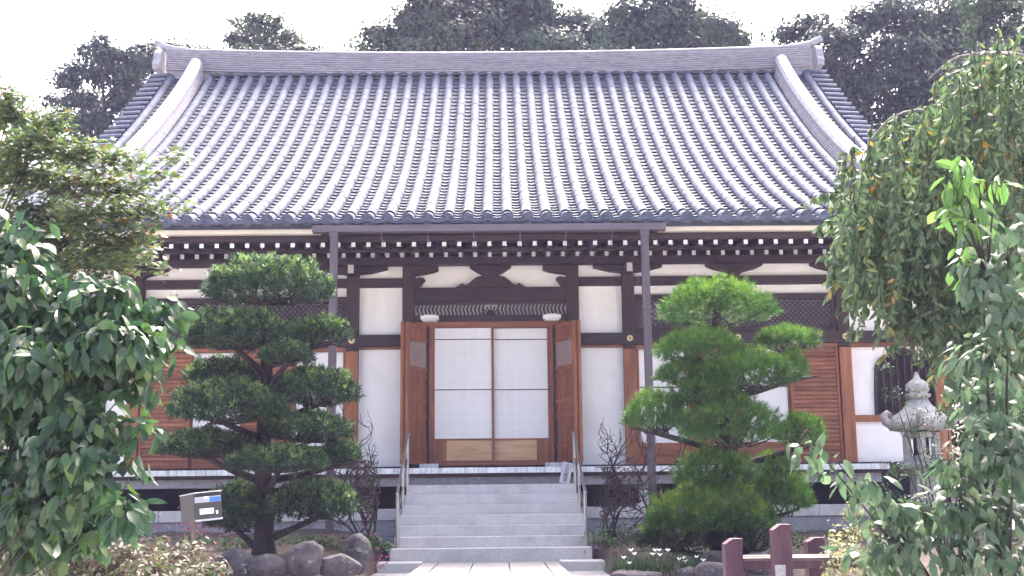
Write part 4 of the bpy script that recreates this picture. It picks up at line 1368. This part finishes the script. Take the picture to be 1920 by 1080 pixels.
# ------------------------------------------------------------------ leafy crowns
def crown(root, clumps, Y, rng, L, W, tmpl, m, subd, k, rs, mode='out', single=0, name='crown', shell=.5, wood='bark', base=None, limb=.05, dyj=0.0, twigs=True):
    PP, DD, NN = [], [], []
    limbs = MB(); tw = MB()
    for cl in clumps:
        u, v, ru, rv = cl[:4]
        dy = cl[4] if len(cl) > 4 else rng.uniform(-dyj, dyj)
        c, r = clump_px(u, v, ru, rv, Y + dy)
        area = math.pi * r[0] * r[2]
        ns = max(3, int(area * subd))
        sp = sphere_pts(rng, ns)
        q = c + sp * r * (rng.uniform(shell, 1.0, (ns, 1)) ** .7)
        kk = max(2, int(k))
        cc = np.repeat(q, kk, 0); out = np.repeat(sp, kk, 0)
        N = len(cc)
        g = rng.normal(size=(N, 3)); g[:, 2] *= .6
        pos = cc + g * rs
        if mode == 'out':
            nr = unit(out * .8 + g * .5 + np.array([0, 0, .45]) + rng.normal(size=(N, 3)) * .38)
            d = rng.normal(size=(N, 3)) + np.array([0, 0, -.5])
            d = unit(d - nr * (d * nr).sum(1, keepdims=True))
        elif mode == 'droop':
            d = unit(out * .35 + rng.normal(size=(N, 3)) * .42 + np.array([0, -.1, -.75]))
            nr = unit(np.array([0, -.6, .6]) + out * .6 + rng.normal(size=(N, 3)) * .45)
        elif mode == 'flat':
            d = unit(g * np.array([1, 1, .3]) + rng.normal(size=(N, 3)) * .3 + np.array([0, 0, -.3]))
            nr = unit(np.array([0, -.25, 1.0]) + rng.normal(size=(N, 3)) * .35)
        elif mode == 'hang':
            d = unit(rng.normal(size=(N, 3)) * .30 + np.array([0, 0, -1.0]))
            nr = unit(rng.normal(size=(N, 3)) + np.array([0, -.5, .2]))
        PP.append(pos); DD.append(d); NN.append(nr)
        if base is not None:
            b = np.array(base)
            mid = b + (c - b) * .55 + np.array([0, 0, .06 * np.linalg.norm(c - b)])
            limbs.tube([b, mid, c], [limb, limb * .6, limb * .25], 6, cap=False)
            if twigs:
                for j in range(min(ns, 14)):
                    e = q[rng.integers(ns)]
                    tw.tube([c, (c + e) / 2 + rng.normal(size=3) * .1 * r, e], [limb * .25, limb * .16, limb * .06], 4, cap=False)
    PP, DD, NN = np.concatenate(PP), np.concatenate(DD), np.concatenate(NN)
    N = len(PP)
    leaves(root, PP, DD, NN, L * rng.uniform(.5, 1.2, N), W * rng.uniform(.65, 1.2, N), tmpl, m, single, name)
    if limbs.v:
        limbs.build('limb', wood, root, smooth=True)['kind'] = 'stuff'
    if tw.v:
        tw.build('twig', wood, root)['kind'] = 'stuff'
    return N

rng = np.random.default_rng(3)
def far_tree(name, label, u, Y, clumps, m, subd=24, k=40, L=.19, W=.125, rs=.24, dyj=1.2, vb=120, group='trees rising behind the temple roof', shell=.35):
    vs_ = max(c[1] for c in clumps)
    p = P(u, vs_, Y)
    root = thing(name, label, 'tree', (p[0], Y, -.1), group)
    top = np.array([p[0], Y, p[2] - .5])
    MB().tube([(p[0], Y, -.2), (p[0] + .2, Y, top[2] * .5), top], [.34, .26, .16], 10).build('trunk', 'bark', root, smooth=True)
    crown(root, clumps, Y, rng, L, W, 'fold', m, subd, k, rs, 'out', 0, 'crown', shell, base=top, limb=.09, dyj=dyj)
    return root
far_tree('conifer_tree', 'dark layered tree behind the left end of the roof ridge', 200, 17,
         [(190, 95, 45, 28), (130, 140, 45, 22), (215, 140, 60, 28), (270, 115, 45, 28), (150, 185, 55, 22), (240, 185, 60, 28), (120, 225, 50, 20), (190, 235, 70, 25), (290, 170, 40, 25), (225, 275, 70, 25), (140, 280, 60, 25), (170, 330, 90, 40), (95, 190, 20, 10), (310, 90, 30, 12), (330, 95, 30, 12)],
         'far_leaf_dark', subd=22, rs=.16)
far_tree('broadleaf_tree', 'small isolated treetop above the ridge left of centre', 505, 21,
         [(495, 45, 42, 22), (460, 70, 38, 20), (520, 75, 48, 25), (500, 105, 80, 20), (410, 100, 50, 10), (585, 92, 18, 8), (560, 100, 35, 12), (445, 40, 16, 6), (440, 130, 80, 25)], 'far_leaf_olive', subd=20, rs=.17)
far_tree('broadleaf_tree', 'tall olive green tree rising above the ridge at centre left', 800, 19,
         [(800, 35, 60, 45), (765, 60, 45, 40), (850, 30, 60, 45), (840, 75, 70, 35), (900, 60, 60, 45), (715, 75, 38, 22), (690, 60, 25, 8), (670, 88, 20, 8), (790, -25, 50, 35), (860, -30, 70, 40), (930, -10, 60, 50), (780, 110, 120, 30)], 'far_leaf_olive', subd=24)
far_tree('broadleaf_tree', 'dark leafy tree above the middle of the roof ridge', 1020, 20,
         [(960, 45, 60, 45), (1020, 50, 60, 40), (1080, 55, 55, 38), (990, 0, 60, 30), (1010, 90, 110, 25), (1120, 70, 50, 35), (1000, -40, 70, 30)], 'far_leaf', subd=24)
far_tree('broadleaf_tree', 'round crowned tree sloping down to the bright sky gap above the ridge', 1250, 18,
         [(1170, 30, 45, 32), (1220, 40, 55, 36), (1290, 45, 60, 36), (1345, 55, 45, 32), (1385, 72, 25, 16), (1260, 5, 45, 22), (1180, 75, 70, 28), (1300, 82, 90, 22), (1230, -30, 60, 25)], 'far_leaf', subd=24)
far_tree('broadleaf_tree', 'dark tree against the sky just right of the ridge end', 1560, 15,
         [(1480, 62, 38, 18), (1525, 50, 40, 26), (1570, 85, 60, 40), (1550, 140, 50, 45), (1620, 140, 55, 50), (1600, 200, 60, 45), (1560, 230, 60, 40), (1625, 40, 45, 30), (1640, 260, 80, 50)], 'far_leaf_dark', subd=22)
far_tree('broadleaf_tree', 'tall grey green tree in the upper right behind the weeping tree', 1710, 16,
         [(1680, 30, 55, 32), (1740, 50, 55, 40), (1690, 95, 60, 45), (1800, 30, 60, 45), (1790, 90, 60, 50), (1760, 120, 60, 50), (1710, 170, 70, 55), (1790, 200, 60, 60), (1730, 260, 90, 60), (1700, -20, 70, 25)], 'far_leaf', subd=22)
far_tree('broadleaf_tree', 'light olive tree at the top right corner', 1870, 10,
         [(1850, 60, 55, 45), (1840, 0, 60, 40), (1910, -10, 60, 40), (1900, 40, 50, 50), (1890, 120, 60, 50), (1830, 140, 45, 40), (1930, 80, 50, 60), (1880, 200, 70, 50), (1950, 180, 60, 90), (1900, 300, 100, 100)], 'far_leaf_olive', subd=22, L=.16, W=.085, rs=.15)
far_tree('broadleaf_tree', 'leafy tree filling the view beyond the left end of the hall', -20, 6,
         [(-10, 200, 60, 50), (60, 240, 50, 40), (20, 320, 90, 70), (60, 440, 100, 80), (-40, 400, 90, 120), (40, 580, 110, 100), (-30, 640, 100, 120)], 'far_leaf_olive', subd=22, L=.15, W=.075, rs=.14, group='trees beside the hall')
far_tree('broadleaf_tree', 'leafy tree filling the view beyond the right end of the hall', 1960, 4,
         [(1820, 420, 50, 60), (1815, 540, 45, 70), (1795, 470, 20, 60), (1795, 600, 18, 60), (1795, 700, 18, 60), (1825, 660, 50, 80), (1815, 800, 40, 80), (1850, 880, 60, 70), (1900, 420, 90, 80), (1960, 380, 100, 120), (1890, 560, 80, 100), (1960, 620, 100, 150), (1900, 760, 70, 100), (1960, 820, 90, 120)], 'far_leaf', subd=22, L=.15, W=.075, rs=.14, group='trees beside the hall')

# ------------------------------------------------------------------ maple, upper left
YM = -9.0
mp = thing('maple_tree', 'maple with green and orange tinted leaves in the upper left corner', 'tree', (-5.3, YM, -.15))
fork = np.array([-5.0, YM, 1.9])
MB().tube([(-5.3, YM, -.3), (-5.15, YM, .8), fork], [.11, .09, .07], 10).build('trunk', 'bark_grey', mp, smooth=True)
MAP = [(20, 205, 45, 40), (95, 225, 40, 22), (60, 270, 70, 30), (150, 285, 70, 26), (215, 300, 50, 22), (40, 330, 70, 34), (130, 345, 80, 30), (225, 350, 65, 28),
       (70, 400, 90, 34), (170, 405, 85, 30), (250, 400, 50, 24), (110, 455, 100, 32), (210, 455, 60, 26), (20, 470, 60, 45), (290, 390, 28, 14), (300, 325, 30, 9), (335, 290, 14, 6),
       (330, 380, 16, 8), (280, 425, 28, 16), (60, 520, 80, 50), (180, 500, 70, 30), (250, 470, 35, 22), (290, 500, 14, 8), (-30, 300, 60, 120)]
crown(mp, MAP, YM, rng, .085, .115, 'maple', 'maple', 200, 17, .065, 'flat', 300, 'foliage', .2, wood='twig', base=fork, limb=.014, dyj=.5)

# ------------------------------------------------------------------ broad-leaved shrubs close to the camera
YS = -12.8
shl = thing('broadleaf_shrub', 'large dark glossy broad leaved shrub along the left edge', 'shrub', (-3.35, YS, gz(0, YS)), 'broad leaved shrubs at the sides')
base = np.array([-3.35, YS, gz(0, YS) + .3])
MB().tube([(-3.35, YS, gz(0, YS) - .1), base], [.035, .03], 8).build('stem', 'bark_grey', shl)
LSH = [(40, 470, 60, 60), (20, 560, 60, 70), (110, 540, 60, 50), (190, 560, 60, 50), (260, 590, 50, 34), (315, 590, 26, 26), (110, 610, 80, 60), (200, 640, 80, 50), (285, 640, 36, 30),
       (40, 680, 70, 70), (130, 700, 90, 60), (230, 700, 55, 45), (60, 780, 80, 60), (150, 780, 80, 50), (30, 860, 70, 60), (120, 850, 70, 45), (220, 800, 26, 30), (90, 930, 80, 40), (180, 930, 60, 35),
       (230, 960, 36, 26), (40, 1000, 60, 50), (250, 860, 14, 22), (265, 800, 12, 16), (320, 640, 12, 30), (20, 760, 60, 60), (90, 870, 60, 50), (60, 960, 70, 50), (150, 880, 50, 40), (130, 1010, 60, 34), (10, 930, 50, 60)]
crown(shl, LSH, YS, rng, .128, .056, 'oval', 'broad_leaf', 330, 6, .045, 'droop', 300, 'foliage', .25, wood='twig', base=base, limb=.010, dyj=.45)

YT = -13.2
shr = thing('broadleaf_shrub', 'pale broad leaved shrub with lime shoots along the right edge', 'shrub', (2.9, YT, gz(0, YT)), 'broad leaved shrubs at the sides')
base = np.array([2.9, YT, gz(0, YT) + .3])
MB().tube([(2.9, YT, gz(0, YT) - .1), base], [.035, .03], 8).build('stem', 'bark_grey', shr)
RSH = [(1850, 420, 40, 40), (1890, 480, 50, 60), (1840, 520, 45, 50), (1890, 600, 50, 60), (1850, 660, 55, 50), (1850, 750, 40, 50), (1880, 730, 50, 60), (1860, 820, 45, 50), (1900, 850, 50, 60),
       (1800, 880, 40, 40), (1730, 960, 60, 30), (1800, 950, 70, 40), (1880, 960, 60, 60), (1660, 960, 50, 40), (1700, 1020, 70, 40), (1800, 1040, 80, 40), (1620, 900, 36, 22), (1570, 865, 30, 16), (1530, 840, 18, 10), (1640, 1040, 40, 40), (1900, 1060, 60, 40)]
crown(shr, RSH, YT, rng, .115, .046, 'oval_b', 'broad_leaf_pale', 230, 6, .055, 'droop', 260, 'foliage', .2, wood='twig', base=base, limb=.014, dyj=.35)
SHOOT = [(1820, 470, 30, 26, 0.), (1850, 520, 34, 26, 0.), (1800, 500, 20, 18, 0.), (1780, 330, 14, 20, 0.), (1795, 300, 16, 18, 0.), (1800, 345, 26, 22, 0.), (1830, 385, 26, 18, 0.), (1775, 390, 14, 14, 0.), (1810, 420, 26, 16, 0.), (1870, 340, 22, 10, 0.)]
crown(shr, SHOOT, YT, rng, .14, .05, 'oval', 'broad_leaf_lime', 75, 4, .035, 'droop', 40, 'foliage', .2, wood='twig', base=P(1850, 520, YT), limb=.008)

# ------------------------------------------------------------------ weeping tree on the right
YW = -9.4
wp = thing('weeping_cherry', 'weeping tree with drooping twigs and a few yellow leaves on the right', 'tree', (5.6, YW, -.2))
fork = np.array([5.3, YW, 3.2])
MB().tube([(5.6, YW, -.3), (5.5, YW, 1.6), fork], [.12, .10, .08], 10).build('trunk', 'bark_grey', wp, smooth=True)
for q in ([(1990, 170, 0), (1880, 205, .1), (1790, 213, .2), (1710, 208, .25), (1655, 235, .2), (1620, 290, .15)], [(1990, 170, 0), (1930, 110, .2), (1860, 100, .3), (1790, 110, .4), (1740, 150, .4)],
          [(1990, 190, 0), (1900, 225, -.2), (1830, 220, -.3), (1770, 260, -.3), (1730, 330, -.3)], [(1990, 200, 0), (1900, 290, 0), (1810, 290, 0), (1750, 330, .1), (1700, 380, .1)]):
    pts = [fork] + [P(u, v, YW + d) for u, v, d in q]
    MB().tube(trunk_line(pts, 18), list(np.linspace(.04, .006, 18)), 7).build('limb', 'bark_grey', wp, smooth=True)
st = MB()
PP, DD, NN = [], [], []
rw = np.random.default_rng(21)
AP, AD, AN = [], [], []
def strand(pts, n, spread_):
    pp = np.array(pts); t = rw.random(n); f = t * 5; j = np.minimum(f.astype(int), 4)
    pos = pp[j] + (pp[j + 1] - pp[j]) * (f - j)[:, None]
    d = unit(rw.normal(size=(n, 3)) * spread_ + np.array([-.08, 0, -.9]))
    nn = unit(rw.normal(size=(n, 3)) + np.array([0, -.6, .3]))
    st.tube(pts, list(np.linspace(.006, .002, 6)), 3, cap=False)
    if rw.random() < .07:
        k = n // 3
        AP.append(pos[:k]); AD.append(d[:k]); AN.append(nn[:k])
        pos, d, nn = pos[k:], d[k:], nn[k:]
    PP.append(pos); DD.append(d); NN.append(nn)
for i in range(760):                              # hanging twigs with leaves along them
    u = 1570 + 400 * rw.random() ** .8
    ctop = np.interp(u, [1570, 1600, 1650, 1700, 1760, 1800, 1960], [330, 270, 235, 200, 150, 105, 50])
    bot = np.interp(u, [1570, 1600, 1640, 1700, 1760, 1960], [500, 580, 615, 625, 690, 960]) + rw.normal() * 30
    top = ctop + rw.random() ** 1.2 * max(60, bot - ctop - 60) + rw.normal() * 18
    ln = min(rw.uniform(60, 210), max(30, bot - top))
    dy = rw.uniform(-.9, .9)
    a = P(u, top, YW + dy); s = (YW + dy + 20) / FPX
    ln_ = rw.normal(size=2) * .16 * ln * s + np.array([-.14 * ln * s, 0])
    strand([a + np.array([ln_[0] * t ** 1.3, ln_[1] * t ** 1.3, -ln * s * t + .05 * math.sin(3 * t)]) for t in np.linspace(0, 1, 6)], int(ln / 4.5), .5)
for u0, v0, u1, v1 in ((1650, 480, 1545, 560), (1640, 440, 1560, 470), (1600, 420, 1530, 430), (1620, 380, 1505, 380), (1650, 560, 1560, 590), (1620, 500, 1540, 480)):
    a, b = P(u0, v0, YW - .3), P(u1, v1, YW - .3)
    strand([a + (b - a) * t + np.array([0, 0, .10 * math.sin(math.pi * t)]) for t in np.linspace(0, 1, 6)], 34, .35)
PP, DD, NN = np.concatenate(PP), np.concatenate(DD), np.concatenate(NN)
AP, AD, AN = np.concatenate(AP), np.concatenate(AD), np.concatenate(AN)
st.build('hanging_twigs', 'twig', wp)['kind'] = 'stuff'
n = len(PP)
leaves(wp, PP, DD, NN, .105 * rw.uniform(.65, 1.15, n), .034 * rw.uniform(.8, 1.2, n), 'oval_b', 'cherry_leaf', 300, 'foliage')
n = len(AP)
leaf_obj('yellowed_foliage', wp, AP, AD, AN, .105 * rw.uniform(.65, 1.15, n), .036 * rw.uniform(.8, 1.2, n), 'oval_b', 'cherry_leaf_autumn')

# ------------------------------------------------------------------ low plants
YG = -11.6
dr = thing('ground_cover_shrub', 'low shrub with brownish pink and yellowed leaves in the lower left corner', 'shrub', (-2.9, YG, gz(0, YG)))
base = np.array([-2.9, YG, gz(0, YG) + .1])
crown(dr, [(340, 1045, 70, 36), (260, 1050, 90, 45), (170, 1050, 80, 45), (80, 1050, 90, 60), (395, 1075, 40, 30), (300, 1090, 120, 50), (150, 1100, 140, 50), (10, 1080, 60, 60)],
      YG, rng, .062, .024, 'fold', 'dry_leaf', 420, 9, .03, 'out', 300, 'foliage', .2, wood='twig', base=base, limb=.012, dyj=.5)
YV = -10.2
va = thing('variegated_shrub', 'cream and green variegated shrub at the right end of the purple posts', 'shrub', (3.3, YV, gz(0, YV)))
crown(va, [(1580, 1010, 36, 36), (1600, 1050, 46, 36), (1560, 1060, 26, 30), (1630, 985, 30, 24), (1650, 1045, 40, 34), (1600, 955, 26, 20)], YV, rng, .055, .024, 'fold', 'variegated_leaf', 260, 8, .028, 'out', 0, 'foliage', .2,
      wood='twig', base=np.array([3.3, YV, gz(0, YV) + .05]), limb=.010, dyj=.3)
wr_ = thing('wispy_shrub', 'wispy dark shrub with fine leaves in front of the stone lantern', 'shrub', (4.3, -8.6, -.2))
crown(wr_, [(1690, 740, 40, 20), (1660, 700, 30, 18), (1720, 800, 40, 30), (1760, 860, 50, 40), (1700, 880, 50, 30), (1640, 930, 50, 30), (1780, 760, 40, 40), (1720, 960, 70, 40), (1800, 900, 60, 60)], -8.6, rng, .06, .015, 'fold', 'far_leaf', 120, 9, .06, 'out', 0, 'foliage', .1,
      wood='twig', base=np.array([4.3, -8.6, .1]), limb=.010, dyj=.3)

def cover(label, clumps, Y, m='cover_leaf', L=.05, W=.04, flowers=None):
    p = P(clumps[0][0], clumps[0][1], Y)
    o = thing('ground_cover', label, 'plant', (p[0], Y, p[2] - .1))
    crown(o, clumps, Y, rng, L, W, 'fold', m, 420, 7, .03, 'flat', 0, 'foliage', .3, dyj=.2)
    if flowers:
        PP = []
        for u, v, ru, rv, n in flowers:
            for i in range(n):
                PP.append(P(u + rng.normal() * ru, v + rng.normal() * rv, Y - .25 + rng.uniform(-.1, .1)))
        PP = np.array(PP); n = len(PP)
        PP = np.repeat(PP, 4, 0) + rng.normal(size=(4 * n, 3)) * .008
        leaf_obj('blossom', o, PP, sphere_pts(rng, 4 * n), sphere_pts(rng, 4 * n), .028, .022, 'diamond', 'pink_petal')
    return o
cover('leafy green ground cover with pink flowers left of the steps', [(700, 1018, 36, 14), (660, 1015, 30, 14), (610, 1020, 36, 12), (570, 1015, 30, 10)], -4.4, flowers=[(700, 1045, 18, 12, 22), (660, 1005, 30, 8, 8)])
cover('leafy green ground cover beside the right handrail', [(1130, 1010, 30, 18), (1170, 1005, 34, 18), (1205, 1012, 22, 14)], -4.4, flowers=[(1140, 1020, 30, 10, 14)])
cover('dark ground cover with small pink flowers under the left pruned tree', [(410, 1020, 34, 14), (450, 1015, 30, 14), (540, 1012, 26, 10), (360, 1012, 30, 14)], -4.7, L=.045, W=.03, flowers=[(370, 990, 40, 14, 40), (420, 1000, 30, 10, 20)])
cover('sparse dark ground cover under the pine', [(1250, 1035, 40, 10), (1300, 1035, 40, 12), (1400, 1030, 50, 14), (1480, 1010, 40, 20)], -5.0, L=.045, W=.03)

fl = thing('white_flower_clump', 'clump of thin grassy leaves with white flowers below the pine', 'flowers', tuple(P(1240, 1075, -6.3)))
n = 900
uu = rng.uniform(1150, 1335, n)
pos = np.array([P(u, 1078 + rng.normal() * 3, -6.3 + rng.uniform(-.3, .3)) for u in uu])
leaf_obj('grass_leaves', fl, pos, unit(rng.normal(size=(n, 3)) * .38 + np.array([0, 0, 1])), unit(rng.normal(size=(n, 3)) + np.array([0, -1, 0])), .27 * rng.uniform(.5, 1.1, n), .010, 'blade', 'grass_blade')['kind'] = 'stuff'
for u, v in ((1183, 1034), (1190, 1041), (1170, 1048), (1180, 1058), (1228, 1034), (1236, 1034), (1224, 1041), (1237, 1043), (1252, 1034), (1281, 1048), (1285, 1055), (1306, 1047), (1319, 1053), (1274, 1051)):
    c = P(u, v, -6.4 + rng.uniform(-.15, .15))
    k = 6
    d = np.array([[math.cos(a), math.sin(a) - .2, 1.1] for a in np.linspace(0, 2 * math.pi, k, endpoint=False)]) + rng.normal(size=(k, 3)) * .12
    o = leaf_obj('blossom', fl, np.repeat(c[None], k, 0), d, np.tile([0, -.4, 1.], (k, 1)), .048, .022, 'fold', 'white_petal')
    MB().tube([(c[0], c[1], c[2]), (c[0] + .01, c[1] + .01, c[2] - .15)], .003, 4).build('stalk', 'grass_blade', fl)

# ------------------------------------------------------------------ bare twiggy shrubs by the steps
def bare_shrub(label, ub, vb, Y, tips, seed, nleaf):
    rg = np.random.default_rng(seed)
    b = P(ub, vb, Y)
    o = thing('bare_shrub', label, 'shrub', tuple(b), 'leafless shrubs beside the steps')
    mb = MB()
    ends = []
    def grow(p, d, L, r, lev):
        pts = [p]
        for i in range(4):
            d = unit(d + rg.normal(size=3) * .28 + np.array([0, 0, .04]))
            p = p + d * L / 4
            if abs(p[0]) < 1.42:
                p[0] = math.copysign(1.42 + rg.uniform(0, .05), b[0]); d[0] = math.copysign(abs(d[0]), b[0])
            pts.append(p)
        mb.tube(pts, list(np.linspace(r, r * .6, 5)), 4, cap=False)
        ends.append(p)
        if lev < 3:
            for j in range(4 if lev < 2 else 3):
                q = pts[rg.integers(2, 5)]
                d2 = unit(d + rg.normal(size=3) * np.array([.62, .5, .6]) + np.array([math.copysign(.12, b[0]) if abs(q[0]) < 1.45 else 0, 0, .1]))
                grow(q, d2, L * rg.uniform(.5, .8), r * .68, lev + 1)
    for u, v in tips:
        e = P(u, v, Y + rg.uniform(-.4, .4))
        v_ = e - b
        grow(b + rg.normal(size=3) * np.array([.12, .1, 0]), unit(v_), np.linalg.norm(v_) * .55, .015, 0)
    mb.build('branches', 'twig', o)['kind'] = 'stuff'
    if nleaf:
        e = np.array(ends)[rg.integers(0, len(ends), nleaf)]
        leaf_obj('foliage', o, e + rg.normal(size=e.shape) * .02, sphere_pts(rg, nleaf), sphere_pts(rg, nleaf), .05, .024, 'fold', 'cover_leaf')
bare_shrub('leafless twiggy shrub left of the steps with a few green leaves', 685, 1025, -4.3, [(680, 800), (700, 790), (730, 810), (745, 850), (660, 830), (715, 860), (640, 870), (690, 850)], 4, 60)
bare_shrub('leafless twiggy shrub right of the steps against the white wall', 1150, 1010, -4.3, [(1115, 820), (1140, 800), (1165, 820), (1190, 850), (1110, 870), (1150, 860), (1200, 890), (1130, 880)], 7, 16)

# ------------------------------------------------------------------ thin lilac haze, added mainly to imitate veiling lens glare
hz = MB().box(-70, 70, -24, 60, -1.9, 24).build('haze', 'void')
hz['kind'] = 'stuff'
hm = bpy.data.materials.new('haze'); hm.use_nodes = True
ht = hm.node_tree
ht.nodes.remove(ht.nodes['Principled BSDF'])
pv = ht.nodes.new('ShaderNodeVolumePrincipled')
pv.inputs['Color'].default_value = (.60, .57, 1.0, 1)
pv.inputs['Density'].default_value = .0008
pv.inputs['Anisotropy'].default_value = .1
ht.links.new(pv.outputs[0], ht.nodes['Material Output'].inputs['Volume'])
hz.data.materials.clear(); hz.data.materials.append(hm)
tag(hz, 'thin haze in the air, tinted lilac to stand in for lens glare', 'haze')
